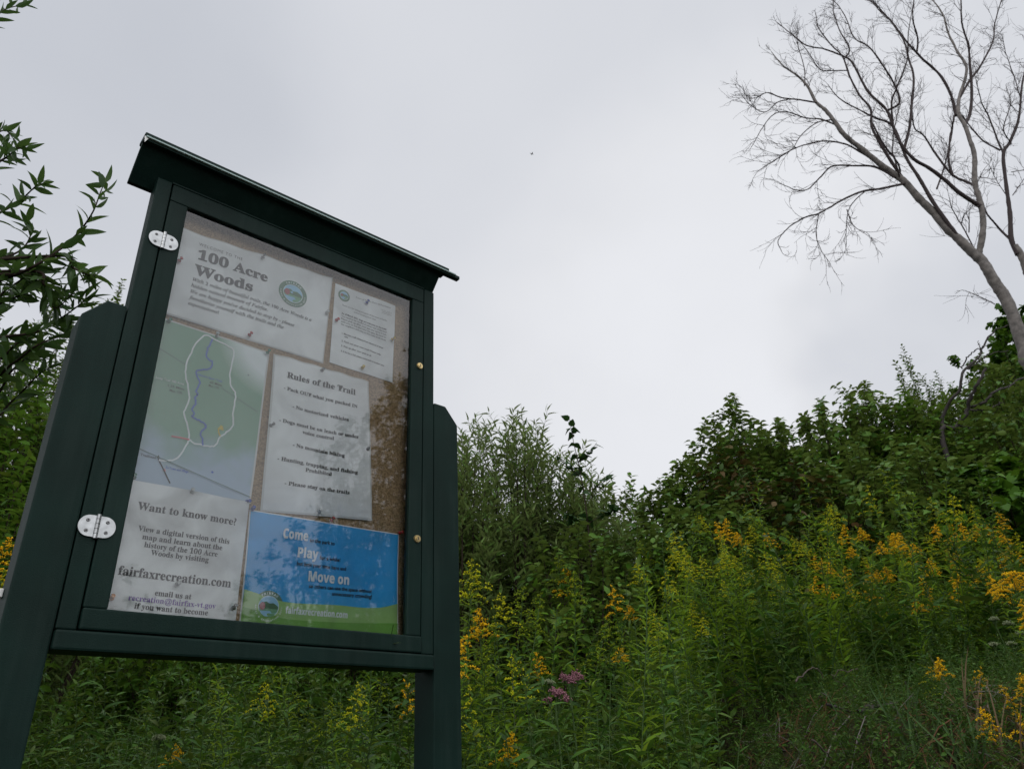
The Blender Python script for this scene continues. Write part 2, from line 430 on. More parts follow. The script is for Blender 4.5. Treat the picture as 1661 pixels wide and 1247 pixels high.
def kbox(bm, x0, x1, d0, d1, z0, z1, bev=.003, org=(X0, D0, Z0)):
    r = bmesh.ops.create_cube(bm, size=1.0)
    bmesh.ops.scale(bm, vec=(x1 - x0, d1 - d0, z1 - z0), verts=r['verts'])
    bmesh.ops.translate(bm, vec=((x0 + x1) / 2 - org[0], (d0 + d1) / 2 - org[1], (z0 + z1) / 2 - org[2]), verts=r['verts'])
    if bev:
        es = list({e for v_ in r['verts'] for e in v_.link_edges})
        bmesh.ops.bevel(bm, geom=es, offset=bev, segments=2, affect='EDGES', profile=.6)


def kprism(bm, prof, x0, x1, org=(X0, D0, Z0), bev=0.0, axis='X'):
    """Prism of a (d, z) outline along X, or of an (x, z) outline along D (axis='D', x0/x1 = d range)."""
    if axis == 'X': A = [bm.verts.new((x0 - org[0], d - org[1], z - org[2])) for d, z in prof]; B = [bm.verts.new((x1 - org[0], d - org[1], z - org[2])) for d, z in prof]
    else: A = [bm.verts.new((x - org[0], x0 - org[1], z - org[2])) for x, z in prof]; B = [bm.verts.new((x - org[0], x1 - org[1], z - org[2])) for x, z in prof]
    k = len(prof)
    fs = [bm.faces.new(A), bm.faces.new(list(reversed(B)))] + [bm.faces.new((A[i], B[i], B[(i + 1) % k], A[(i + 1) % k])) for i in range(k)]
    bmesh.ops.recalc_face_normals(bm, faces=fs)
    if bev:
        es = list({e for f in fs for e in f.edges})
        bmesh.ops.bevel(bm, geom=es, offset=bev, segments=2, affect='EDGES', profile=.6)


def bobj(name, bm, mats, parent, smooth=False):
    me = bpy.data.meshes.new(name); bm.to_mesh(me); bm.free()
    if smooth:
        for f in me.polygons: f.use_smooth = True
    return link(name, me, mats, parent)


board = empty('notice_board', kw(X0, D0, Z0), YAW)
tag(board, 'dark green post-mounted notice board with a glazed hinged door and sloping hood', 'notice board')
FR = 1.70                                             # front plane
# posts
for side in (0, 1):
    bm = bmesh.new()
    if side: prof = [(1.2112, -1.30), (1.3002, -1.30), (1.3002, .983), (1.2545, 1.037), (1.2112, 1.037)]
    else: prof = [(.2262, -1.30), (.3152, -1.30), (.3152, 1.037), (.2719, 1.037), (.2262, .983)]
    kprism(bm, prof, FR, FR + .089, axis='D', bev=.004)
    po = bobj('post', bm, M['board'], board)
    if not side:
        bm = bmesh.new(); kbox(bm, .218, .2255, 1.757, 1.777, .355, .372, .002); bobj('bracket', bm, M['white'], po)
# case: two sides, top, back, sill
cs = bmesh.new()
kbox(cs, .3175, .3545, FR, FR + .0495, .2945, 1.448)
kbox(cs, 1.1705, 1.2090, FR, FR + .0495, .2945, 1.448)
kbox(cs, .3550, 1.1700, FR + .001, FR + .0470, 1.4475, 1.4530, .002)
kbox(cs, .3545, 1.1705, FR + .0482, FR + .0535, .295, 1.426, .001)
bobj('case', cs, M['board'], board)
bm = bmesh.new(); kbox(bm, .3170, 1.2062, FR - .010, FR + .056, .2545, .2925, .005); bobj('sill', bm, M['board'], board)
bm = bmesh.new(); kbox(bm, .358, 1.167, FR + .0457, FR + .0480, .297, 1.444, 0); bobj('cork_panel', bm, M['cork'], board)
# hood: underside climbs towards the front, edge strip in a paler green than the boards, and cap strip
bm = bmesh.new(); kprism(bm, [(1.739, 1.4275), (1.660, 1.5155), (1.660, 1.526), (1.668, 1.526), (1.752, 1.4330), (1.752, 1.4275)], .2573, 1.213, bev=.002)
hood = bobj('hood', bm, M['board'], board)
bm = bmesh.new(); kbox(bm, .2555, 1.281, 1.650, 1.668, 1.5055, 1.5180, .002)
bobj('front_lip', bm, M['board'], hood)
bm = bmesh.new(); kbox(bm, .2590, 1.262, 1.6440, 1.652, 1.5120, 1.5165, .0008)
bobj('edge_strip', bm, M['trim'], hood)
bm = bmesh.new(); kbox(bm, .2560, 1.236, 1.648, 1.700, 1.5185, 1.5300, .003)
bobj('cap_strip', bm, M['board'], hood)
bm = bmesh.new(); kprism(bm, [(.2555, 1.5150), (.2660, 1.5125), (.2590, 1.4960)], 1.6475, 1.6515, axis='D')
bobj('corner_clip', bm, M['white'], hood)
# door
door_e = None
bm = bmesh.new()
kbox(bm, .3575, 1.1675, FR - .001, FR + .020, 1.3905, 1.4440)
kbox(bm, .3575, 1.1675, FR - .006, FR + .020, .2955, .3375, .004)
kbox(bm, .3575, .4035, FR - .001, FR + .020, .3385, 1.3895)
kbox(bm, 1.1240, 1.1675, FR - .001, FR + .020, .3385, 1.3895)
door = bobj('door', bm, M['board'], board)
mb = MB()
x0, x1, z0, z1 = .4037 - X0, 1.1238 - X0, .3377 - Z0, 1.3903 - Z0
d0, d1 = FR + .009 - D0, FR + .012 - D0
q = [(x0, z0), (x1, z0), (x1, z1), (x0, z1)]
mb.add([(a, d0, b) for a, b in q], [(0, 1, 2, 3)], 0)
mb.add([(a, d1, b) for a, b in q], [(3, 2, 1, 0)], 1)
for i in range(4):
    j = (i + 1) % 4
    mb.add([(q[i][0], d0, q[i][1]), (q[j][0], d0, q[j][1]), (q[j][0], d1, q[j][1]), (q[i][0], d1, q[i][1])], [(0, 3, 2, 1)], 1)
mb.build('glazing', [M['glass'], M['glass_in']], door, smooth=False)
for hx, hz in ((.3612, 1.2545), (.3508, .5010)):
    hp = bmesh.new()
    for s_ in (-1, 1):                                # D-shaped leaf plates
        pr = [(hx + s_ * .004, hz - .0225), (hx + s_ * .004, hz + .0225)] + [(hx + s_ * (.0145 + .0215 * math.cos(a_)), hz + .0225 * math.sin(a_)) for a_ in np.linspace(math.pi / 2, -math.pi / 2, 14)]
        if s_ < 0: pr = pr[::-1]
        kprism(hp, pr, FR - .0045, FR - .0012, axis='D')
    ho = bobj('hinge', hp, M['chrome'], board)
    kb = bmesh.new()
    for i in range(5):
        za = hz - .0255 + i * .0103
        kprism(kb, [(hx + .0045 * math.cos(a_), FR - .0045 + .0045 * math.sin(a_)) for a_ in np.linspace(0, 2 * math.pi, 12, endpoint=False)], 0, 1, axis='D') if False else None
        r_ = bmesh.ops.create_cone(kb, cap_ends=True, segments=14, radius1=.0046, radius2=.0046, depth=.0093)
        bmesh.ops.translate(kb, vec=(hx - X0, FR - .005 - D0, za + .0047 - Z0), verts=r_['verts'])
    bobj('knuckle', kb, M['chrome'], ho)
    for sx_ in (-1, 1):
        for sz_ in (-1, 1):
            sb_ = bmesh.new()
            r_ = bmesh.ops.create_cone(sb_, cap_ends=True, segments=14, radius1=.0042, radius2=.0032, depth=.0016)
            bmesh.ops.rotate(sb_, verts=r_['verts'], cent=(0, 0, 0), matrix=Matrix.Rotation(math.pi / 2, 3, 'X'))
            bmesh.ops.translate(sb_, vec=(hx + sx_ * .019 - X0, FR - .0052 - D0, hz + sz_ * .011 - Z0), verts=r_['verts'])
            r2_ = bmesh.ops.create_cone(sb_, cap_ends=True, segments=10, radius1=.0017, radius2=.0017, depth=.0006)
            bmesh.ops.rotate(sb_, verts=r2_['verts'], cent=(0, 0, 0), matrix=Matrix.Rotation(math.pi / 2, 3, 'X'))
            bmesh.ops.translate(sb_, vec=(hx + sx_ * .019 - X0, FR - .0062 - D0, hz + sz_ * .011 - Z0), verts=r2_['verts'])
            hv = set(r2_['verts'])
            for f in sb_.faces:
                f.material_index = 1 if all(v_ in hv for v_ in f.verts) else 0
            bobj('screw', sb_, [M['screw'], M['hole']], ho)
for lx, lz in ((1.1536, 1.148), (1.1524, .597)):
    bm = bmesh.new()
    r_ = bmesh.ops.create_cone(bm, cap_ends=True, segments=24, radius1=.0112, radius2=.0098, depth=.005)
    r3 = bmesh.ops.create_cone(bm, cap_ends=True, segments=20, radius1=.0072, radius2=.0066, depth=.003)
    bmesh.ops.translate(bm, vec=(0, 0, .0035), verts=r3['verts'])
    r4 = bmesh.ops.create_cube(bm, size=1)
    bmesh.ops.scale(bm, vec=(.0022, .008, .001), verts=r4['verts']); bmesh.ops.translate(bm, vec=(0, 0, .0051), verts=r4['verts'])
    hv = set(r4['verts'])
    for f in bm.faces: f.material_index = 1 if all(v_ in hv for v_ in f.verts) else 0
    bmesh.ops.rotate(bm, verts=bm.verts, cent=(0, 0, 0), matrix=Matrix.Rotation(math.pi / 2, 3, 'X'))
    bmesh.ops.translate(bm, vec=(lx - X0, FR - .003 - D0, lz - Z0), verts=bm.verts)
    bobj('lock', bm, [M['brass'], M['hole']], door)

# ------------------------------------------------------------------ lettering
TC = bpy.data.curves.new('lettering_source', 'FONT'); TC.resolution_u = 2
TO = bpy.data.objects.new('lettering_source', TC); COL.objects.link(TO)


def style(s_, u, lo, dg):
    o = ''
    for ch in s_:
        if 'A' <= ch <= 'Z' and u: o += chr(u + ord(ch) - 65)
        elif 'a' <= ch <= 'z' and lo: o += chr(0x210E if lo == 0x1D44E and ch == 'h' else lo + ord(ch) - 97)
        elif '0' <= ch <= '9' and dg: o += chr(dg + ord(ch) - 48)
        else: o += ch
    return o


STY = {'serif': (0x1D400, 0x1D41A, 0x1D7CE), 'italic': (0x1D434, 0x1D44E, 0), 'sans': (0, 0, 0), 'fat': (0x1D5D4, 0x1D5EE, 0x1D7EC)}


def glyphs(s_, sty, offset=0.0, spacing=1.0):
    TC.body = style(s_, *STY[sty]); TC.offset = offset; TC.space_character = spacing
    dg = bpy.context.evaluated_depsgraph_get()
    me = bpy.data.meshes.new_from_object(TO.evaluated_get(dg))
    V = np.empty(len(me.vertices) * 3); me.vertices.foreach_get('co', V); V = V.reshape(-1, 3)[:, :2]
    me.calc_loop_triangles(); T = np.empty(len(me.loop_triangles) * 3, np.int32); me.loop_triangles.foreach_get('vertices', T)
    bpy.data.meshes.remove(me)
    return V, T.reshape(-1, 3)


class Sheet:
    """A pinned sheet: four corners (TL, TR, BR, BL) on the board frame, a gentle buckle, printed marks laid on it."""
    def __init__(s, name, label, corners, D, cat='poster', buckle=.004, seed=1, group='sheets pinned inside the notice board'):
        s.c = np.array(corners, float); s.D = D; s.b = buckle; s.seed = seed
        s.org = np.array([s.c[:, 0].mean(), D, s.c[:, 1].mean()])
        s.o = empty(name, kw(*s.org), YAW); tag(s.o, label, cat, group)

    def uv(s, x, z):
        c = s.c; u = np.full(np.shape(x), .5); v_ = np.full(np.shape(x), .5)
        for _ in range(6):
            xl = c[3, 0] + (c[0, 0] - c[3, 0]) * v_; xr = c[2, 0] + (c[1, 0] - c[2, 0]) * v_; u = (x - xl) / (xr - xl)
            zb = c[3, 1] + (c[2, 1] - c[3, 1]) * u; zt = c[0, 1] + (c[1, 1] - c[0, 1]) * u; v_ = (z - zb) / (zt - zb)
        return u, v_

    def depth(s, u, v_):
        k = s.seed
        return s.b * (.5 + .5 * np.sin(3.1 * u * (1 + .2 * k % 1) + 1.7 * k + 1.5 * v_) * np.cos(4.3 * v_ + k)) + .25 * s.b * np.sin(9 * u + 5 * v_ + k)

    def local(s, x, z, lift):
        u, v_ = s.uv(x, z)
        return np.stack([x - s.org[0], -s.depth(u, v_) - lift, z - s.org[2]], -1)

    def panel(s, name, material, lift=0.0, grow=0.0, ragged=0.0, n_=28, sub=None, parent=None):
        u = np.linspace(0, 1, n_); U, V_ = np.meshgrid(u, u)
        c = s.c.copy()
        if sub is not None: c = np.array(sub, float)
        ctr = c.mean(0); c = ctr + (c - ctr) * (1 + grow / np.abs(c - ctr))
        x = (c[3, 0] * (1 - U) + c[2, 0] * U) * (1 - V_) + (c[0, 0] * (1 - U) + c[1, 0] * U) * V_
        z = (c[3, 1] * (1 - U) + c[2, 1] * U) * (1 - V_) + (c[0, 1] * (1 - U) + c[1, 1] * U) * V_
        if ragged:
            z = z + ragged * np.sin(7 * U + s.seed) * np.sin(17 * U + 2 * s.seed) * V_ ** 6
        P = s.local(x, z, lift)
        i_ = (np.arange(n_ - 1)[:, None] * n_ + np.arange(n_ - 1)[None]).reshape(-1)
        mb = MB(); mb.add(P, np.stack([i_, i_ + 1, i_ + n_ + 1, i_ + n_], -1))
        return mb.build(name, material, parent or s.o)

    def poly(s, mb, pts, lift, mi=0):
        P = np.array(pts, float); mb.ngon(s.local(P[:, 0], P[:, 1], lift), mi)

    def strip(s, mb, pts, wd, lift, mi=0):
        P = np.array(pts, float); T = nrm(np.gradient(P, axis=0)); Nn = np.stack([-T[:, 1], T[:, 0]], -1) * wd / 2
        A = s.local(*(P + Nn).T, lift); B = s.local(*(P - Nn).T, lift); k = len(P)
        i_ = np.arange(k - 1)
        mb.add(np.vstack([A, B]), np.stack([i_, i_ + k, i_ + k + 1, i_ + 1], -1), mi)

    def line(s, mb, txt, x0, x1, z0, z1, cap, sty='serif', lift=.0014, mi=0, bold=0.0, spacing=1.0):
        V, T = glyphs(txt, sty, bold, spacing)
        xa, xb = V[:, 0].min(), V[:, 0].max()
        f = (V[:, 0] - xa) / (xb - xa)
        x = x0 + f * (x1 - x0); z = z0 + (z1 - z0) * f + V[:, 1] * cap / .70
        mb.add(s.local(x, z, lift), T, mi)

    def ring_text(s, mb, txt, cx, cz, r, a0, a1, h, flip=False, mi=0, lift=.0018):
        for i, ch in enumerate(txt):
            if ch == ' ': continue
            V, T = glyphs(ch, 'sans', .02)
            ang = math.radians(a0 + (a1 - a0) * i / max(1, len(txt) - 1))
            X = (V[:, 0] - V[:, 0].mean()) * h; Z_ = V[:, 1] * h
            if flip: dx, dz = X, Z_; rr = -r; th = ang + math.pi / 2
            rx = math.cos(ang); rz = math.sin(ang)
            if not flip: x = cx + (r + Z_) * rx + X * rz; z = cz + (r + Z_) * rz - X * rx
            else: x = cx + (r + h - Z_) * rx - X * rz; z = cz + (r + h - Z_) * rz + X * rx
            mb.add(s.local(x, z, lift), T, mi)

    def emblem(s, cx, cz, rx, rz, text=True):
        e = MB(); C_ = lambda k, n_=36: [(cx + k * rx * math.cos(a_), cz + k * rz * math.sin(a_)) for a_ in np.linspace(0, 2 * math.pi, n_, endpoint=False)]
        s.poly(e, C_(1.0), .0010, 0); s.poly(e, C_(.69), .0014, 5); s.poly(e, C_(.66), .0016, 1)
        q_ = lambda pts: [(cx + a_ * rx, cz + b_ * rz) for a_, b_ in pts]
        s.poly(e, q_([(-.66, .02), (-.50, .22), (-.2, .30), (.05, .20), (.3, .24), (.52, .12), (.65, .0), (.60, -.2), (-.62, -.2)]), .0018, 2)
        s.poly(e, q_([(-.65, -.15), (.64, -.13), (.55, -.34), (.3, -.40), (-.05, -.34), (-.58, -.30)]), .0020, 4)
        s.poly(e, q_([(-.58, -.30), (.1, -.26), (.2, -.36), (-.1, -.46), (.0, -.62), (-.22, -.62), (-.45, -.48)]), .0022, 1)
        s.poly(e, q_([(.02, -.50), (.2, -.42), (.52, -.38), (.38, -.53), (.12, -.64), (.0, -.62)]), .0022, 4)
        s.poly(e, q_([(-.42 + .19 * math.cos(a_), .0 + .25 * math.sin(a_)) for a_ in np.linspace(0, 2 * math.pi, 12, endpoint=False)]), .0024, 3)
        if text:
            s.ring_text(e, 'FAIRFAX', cx, cz, .755 * rx, 126, 54, rx * .20, mi=5)
            s.ring_text(e, 'PARKS & RECREATION DEPT', cx, cz, .775 * rx, 180, 360, rx * .145, flip=True, mi=5)
        return e.build('emblem', [M['ring'], M['emsky'], M['emhill'], M['emred'], M['emfield'], M['print_white']], s.o, smooth=False)


PD = FR + .0435
# welcome sheet
S = Sheet('welcome_poster', 'wide white welcome sheet with large grey heading and round green emblem', [(.405, 1.346), (.8545, 1.377), (.8470, 1.0815), (.407, 1.0775)], PD, buckle=.005, seed=1)
S.panel('sheet', M['paper'], ragged=.004); S.panel('laminate', M['laminate'], -.0012, .004, ragged=.004)
t_ = MB()
S.line(t_, 'WELCOME TO THE', .459, .5795, 1.3135, 1.3165, .0095, 'sans', spacing=1.25)
S.line(t_, '100 Acre', .4605, .6580, 1.2700, 1.2770, .0315, bold=.022)
S.line(t_, 'Woods', .4585, .6180, 1.2205, 1.2265, .0315, bold=.022)
for a_, b_, c_, d_ in (('With 2 miles of beautiful trails, the 100 Acre Woods is a', .4594, .8013, 1.198), ('hidden natural treasure of Fairfax.', .4585, .6686, 1.179), ("We are happy you've decided to stop by - please", .4590, .7506, 1.1598),
                       ('familiarize yourself with the trails and the', .4585, .7198, 1.1408), ('expectations!', .4587, .5395, 1.1218)):
    S.line(t_, a_, b_, c_, d_, d_ + .002, .0105, 'italic', bold=.016)
t_.build('lettering', M['greyink'], S.o, smooth=False)
S.emblem(.7370, 1.2705, .0440, .0440)
# small notice
S = Sheet('park_notice', 'smallest white sheet, closely printed, in the upper corner near the locks', [(.8697, 1.3665), (1.0859, 1.3690), (1.0848, 1.0875), (.8692, 1.0865)], PD, 'notice', buckle=.003, seed=2)
S.panel('sheet', M['paper']); t_ = MB()
S.line(t_, 'Town of Fairfax Parks & Recreation', .941, 1.067, 1.340, 1.3495, .006, 'sans')
for k_, (x_, z_) in enumerate(((1.032, 1.331), (1.037, 1.3255), (1.035, 1.320))): S.line(t_, 'Hunt Street, Fairfax VT', x_, 1.071, z_, z_ + .001, .0032, 'sans')
S.line(t_, 'Thank you for visiting the parks of the town of Fairfax', .8956, 1.0559, 1.2942, 1.2963, .0055, 'sans')
S.line(t_, 'and for keeping them clean', .9372, 1.0162, 1.2840, 1.2860, .0055, 'sans')
for k_, tx in enumerate(('As of March 2021 dogs are welcome on the trails', 'You need to be mindful of others and of the land', 'Please pick up after your pet and carry it out', 'with you to the bins near the gate. Be kind to', 'the neighbors and stay on the trails at all times')):
    z_ = 1.264 - .0097 * k_; S.line(t_, tx, .8962, 1.0552, z_, z_, .0060, 'sans', bold=.025 if k_ == 0 else .008)
for tx, x_, z_ in (('1. Maintain a safe distance from others at all times', 1.0470, 1.1945), ('2. Pack out your own trash Please help', 1.0391, 1.1682), ('3. Pick up after your pets at all', 1.0047, 1.1515), ('4. If the lot is full, please come back at another time', 1.0529, 1.1335)):
    S.line(t_, tx, .9020, x_, z_, z_, .0058, 'sans', bold=.02)
S.line(t_, 'visits', .9094, .9227, 1.186, 1.186, .0058, 'sans', bold=.02)
t_.build('lettering', M['ink'], S.o, smooth=False)
S.emblem(.9012, 1.3322, .0198, .0205, text=False)
# trail map
S = Sheet('trail_map', 'green trail map sheet with a pale loop and a wiggling blue line', [(.4120, 1.0560), (.6860, 1.0545), (.6816, .6300), (.4060, .6300)], PD, 'map', buckle=.005, seed=3)
S.panel('sheet', M['map']); S.panel('laminate', M['laminate'], -.0012, .005)
tr = [(.4580, .6883), (.4888, .6953), (.5061, .7163), (.5155, .7455), (.5172, .7575), (.5063, .7941), (.4944, .8188), (.5009, .8529), (.4951, .8841), (.4814, .9258), (.4810, .9596), (.4866, .9831), (.4935, 1.0117), (.5144, 1.0480), (.5384, 1.0445), (.5707, 1.0389), (.5918, 1.0304), (.5930, 1.0059), (.5909, .9608), (.5972, .9278), (.6112, .9105), (.6142, .8813), (.6135, .8474), (.6172, .8193), (.6032, .7952), (.5903, .7797), (.5807, .7554), (.5650, .7497), (.5470, .7492), (.5292, .7488), (.5175, .7557)]
bl = [(.5339, 1.0420), (.5260, 1.0098), (.5254, .9876), (.5423, .9757), (.5359, .9540), (.5078, .9406), (.5099, .9264), (.5194, .9124), (.5152, .8860), (.5181, .8765), (.5136, .8648), (.5188, .8540), (.5125, .8359), (.5183, .8213), (.5157, .8146), (.5345, .8096), (.5523, .8002), (.5425, .7797), (.5488, .7615), (.5505, .7501)]
P3 = lambda pts: np.c_[np.array(pts), np.zeros(len(pts))]
wig = lambda pts, n_, a_: spline(P3(pts), n_)[:, :2] + rng.normal(0, a_, (n_, 2))
t_ = MB(); S.strip(t_, wig(tr, 120, .0007), .0042, .0016); t_.build('loop_trail', M['print_white'], S.o)
t_ = MB(); S.strip(t_, wig(bl, 110, .0011), .0038, .0019); S.line(t_, 'Nature Spur Trail', .5114, .5738, .9290, .9284, .0060, 'sans', bold=.01); S.line(t_, 'To Town and Village', .4757, .5285, .6719, .6722, .0060, 'sans', bold=.02)
S.poly(t_, [(.5841 + .003 * math.cos(a_), .6861 + .003 * math.sin(a_)) for a_ in np.linspace(0, 6.28, 10, endpoint=False)], .0016); t_.build('stream_trail', M['print_blue'], S.o)
t_ = MB(); S.strip(t_, [(.4124, .9725), (.4810, .9470)], .0018, .0013); S.strip(t_, [(.5750, .9130), (.6756, .8730)], .0018, .0013); S.strip(t_, [(.4090, .7065), (.6835, .6409)], .0018, .0013); t_.build('boundary_line', M['print_line'], S.o)
t_ = MB(); S.strip(t_, [(.4564, .6917), (.4918, .6387)], .0030, .0016)
for tx, xa, xb, zz_ in (('1.25 Miles', .4473, .4862, .8778), ('Max 15%', .4528, .4824, .8660), ('.65 Miles', .5429, .5754, .9172), ('Max 11%', .5425, .5691, .9075), ('Trailhead', .4168, .4510, .6900)): S.line(t_, tx, xa, xb, zz_, zz_, .0060, 'sans', bold=.01)
S.poly(t_, [(.6396 + .002 * math.cos(a_), .9710 + .002 * math.sin(a_)) for a_ in np.linspace(0, 6.28, 8, endpoint=False)], .0016); S.poly(t_, [(.452, .693), (.460, .693), (.456, .701)], .0018); t_.build('lettering', M['ink'], S.o)
t_ = MB(); S.line(t_, 'Loop Trail 100 Acre', .4173, .4825, .8910, .8906, .0065, 'sans', bold=.01); t_.build('pale_lettering', M['print_white'], S.o)
t_ = MB(); S.strip(t_, [(.4761, .7531), (.4950, .7545), (.5177, .7545)], .0040, .0021); S.poly(t_, [(.4710, .6650), (.4780, .6650), (.4745, .6720)], .0016); t_.build('red_mark', M['print_red'], S.o)
t_ = MB(); S.strip(t_, [(.5921, .7802), (.5851, .7905), (.5825, .8030)], .0035, .0016); S.poly(t_, [(.5819, .7998), (.5965, .7990), (.5925, .8105), (.5870, .8120)], .0019); t_.build('viewpoint_mark', M['print_yellow'], S.o)
# rules
S = Sheet('trail_rules_poster', 'tall white sheet listing six trail rules in bold serif print', [(.7060, 1.0545), (.9960, 1.0600), (1.0265, .6450), (.7195, .6170)], PD - .001, buckle=.006, seed=4)
S.panel('sheet', M['paper'], ragged=.003); S.panel('laminate', M['laminate'], -.0012, .005, ragged=.003); t_ = MB()
for tx, xa, xb, za, zb, cp in (('Rules of the Trail', .7448, .9578, .9965, 1.0050, .0180), ('- Pack OUT what you packed IN', .7388, .9661, .9572, .9645, .0105), ('- No motorized vehicles', .7688, .9406, .9091, .9156, .0105), ('- Dogs must be on leash or under', .7343, .9754, .8586, .8706, .0105),
                               ('voice control', .8041, .9005, .8430, .8490, .0105), ('- No mountain biking', .7795, .9358, .7987, .8060, .0105), ('- Hunting, trapping, and fishing', .7417, .9783, .7519, .7641, .0105), ('Prohibited', .8216, .9013, .7378, .7437, .0105), ('- Please stay on the trails', .7687, .9570, .6905, .7012, .0105)):
    S.line(t_, tx, xa, xb, za, zb, cp, bold=.016)
t_.build('lettering', M['ink'], S.o, smooth=False)
# want to know more
S = Sheet('information_poster', 'white water-stained sheet with a question heading, lapping over the trail map', [(.4030, .6270), (.6807, .6262), (.6816, .3100), (.4070, .3100)], PD - .009, buckle=.0055, seed=5)
S.panel('sheet', M['damp']); t_ = MB()
for tx, xa, xb, za, cp in (('Want to know more?', .4297, .6545, .5625, .0175), ('View a digital version of this', .4392, .6437, .5155, .0120), ('map and learn about the', .4513, .6288, .4985, .0120), ('history of the 100 Acre', .4582, .6199, .4820, .0120), ('Woods by visiting', .4749, .6016, .4667, .0120),
                           ('fairfaxrecreation.com', .4162, .6604, .4162, .0195), ('email us at', .4976, .5766, .3816, .0120), ('if you want to become', .4604, .6177, .3502, .0120)):
    S.line(t_, tx, xa, xb, za, za, cp, bold=.012)
t_.build('lettering', M['ink'], S.o, smooth=False)
t_ = MB(); S.line(t_, 'recreation@fairfax-vt.gov', .4458, .6323, .3660, .3660, .0120, bold=.004); t_.build('purple_lettering', M['purple'], S.o, smooth=False)
# blue poster
S = Sheet('blue_poster', 'bright blue poster with white words above green hills and an emblem', [(.6900, .6080), (1.1175, .6140), (1.1215, .3200), (.6990, .3200)], PD, buckle=.004, seed=6)
S.panel('sheet', M['paper'], -.0010, .003); S.panel('blue_print', M['blue'], .0002)
t_ = MB()
hl = [(.6968, .4180), (.7242, .4129), (.7600, .4045), (.7973, .3995), (.8479, .3996), (.9411, .4043), (1.0100, .4045), (1.0680, .4100), (1.1205, .4250)]
h2 = [(.6980, .3776), (.7630, .3691), (.8016, .3600), (.8817, .3604), (1.0000, .3650), (1.1212, .3738)]
def band(mb, top, base, lift, mi):
    P = spline(P3(top), 40)[:, :2]; B_ = P.copy(); B_[:, 1] = base
    A_ = S.local(P[:, 0], P[:, 1], lift); C_ = S.local(B_[:, 0], B_[:, 1], lift); i_ = np.arange(39)
    mb.add(np.vstack([A_, C_]), np.stack([i_, i_ + 40, i_ + 41, i_ + 1], -1), mi)
band(t_, hl, .321, .0012, 0); band(t_, h2, .3205, .0017, 1)
t_.build('hill_print', [M['hill'], M['hill2']], S.o)
t_ = MB()
for tx, xa, xb, za, zb, cp in (('Come', .7786, .8463, .5535, .5555, .0235), ('Play', .8217, .8785, .5116, .5135, .0235), ('Move on', .8560, .9702, .4561, .4585, .0235), ('fairfaxrecreation.com', .8038, .9706, .3726, .3746, .0150)):
    S.line(t_, tx, xa, xb, za, zb, cp, 'fat', bold=.022, lift=.0024)
t_.build('white_lettering', M['print_white'], S.o, smooth=False)
t_ = MB()
for tx, xa, xb, za, zb in (('to the park to', .8513, .9230, .5540, .5555), ('for a while!', .8823, .9417, .5131, .5145), ('but limit your time here and', .8221, .9597, .4908, .4936), ('so others can use the space without', .8597, 1.0387, .4393, .4443), ('unnecessary crowding!', .9235, 1.0394, .4266, .4305)):
    S.line(t_, tx, xa, xb, za, zb, .0095, 'sans', bold=.02, lift=.0024)
t_.build('lettering', M['ink'], S.o, smooth=False)
S.emblem(.7606, .3842, .0377, .0372)
COL.objects.unlink(TO); bpy.data.objects.remove(TO)

# push pins
PINC = {'red': (.42, .03, .03), 'green': (.015, .16, .09), 'blue': (.02, .06, .34), 'white': (.6, .6, .58), 'orange': (.55, .2, .02), 'yellow': (.55, .38, .05), 'grey': (.2, .2, .2), 'clear': (.45, .46, .46)}
PM = {k: plain(k + ' pin plastic', c, .25, noise=0) for k, c in PINC.items()}
pin_prof = [(.0, .0), (.0052, .0), (.0052, .0016), (.0027, .0028), (.0024, .0085), (.0044, .0105), (.0046, .0122), (.0036, .0130), (0, .0131)]
PINS = [('red', .4166, 1.2407, 'red push pin at the hinge-side edge of the welcome sheet'), ('grey', .6343, 1.3521, 'grey push pin at the top edge of the welcome sheet'), ('clear', .8462, 1.2460, 'clear push pin at the outer edge of the welcome sheet beside the small notice'),
        ('red', .6265, 1.0883, 'red push pin at the bottom edge of the welcome sheet'), ('green', .4198, 1.0528, 'green push pin in the upper hinge-side corner of the trail map'), ('green', .6816, 1.0520, 'green push pin in the upper corner of the trail map nearest the rules sheet'),
        ('clear', .5430, 1.0545, 'clear push pin at the top edge of the trail map'), ('green', .4121, .6348, 'green push pin where the trail map meets the information sheet'), ('grey', .7136, .8425, 'grey push pin at the map-side edge of the rules sheet'),
        ('blue', .9782, 1.3348, 'blue push pin near the top of the small notice'), ('red', .8790, 1.2325, 'red push pin at the inner edge of the small notice'), ('yellow', 1.0745, 1.2350, 'yellow push pin at the outer edge of the small notice'), ('yellow', .9748, 1.1008, 'yellow push pin at the bottom of the small notice'),
        ('grey', .8453, 1.0494, 'grey push pin at the top edge of the rules sheet'), ('grey', 1.0061, .8450, 'grey push pin at the lock-side edge of the rules sheet'), ('clear', .8700, .6368, 'clear push pin at the bottom edge of the rules sheet'),
        ('clear', .5400, .6230, 'clear push pin at the top of the information sheet'), ('blue', .6758, .6270, 'blue push pin in the top corner of the information sheet'), ('clear', .5398, .4096, 'clear push pin under the bold web address'), ('orange', .4131, .3661, 'orange push pin low on the information sheet by the hinge stile'),
        ('grey', .6721, .3707, 'grey push pin low on the information sheet beside the blue poster'), ('blue', .6925, .6121, 'blue push pin in the top corner of the blue poster'), ('red', .9061, .6185, 'red push pin at the top edge of the blue poster'), ('red', 1.1195, .6186, 'red push pin in the blue poster corner nearest the lock')]
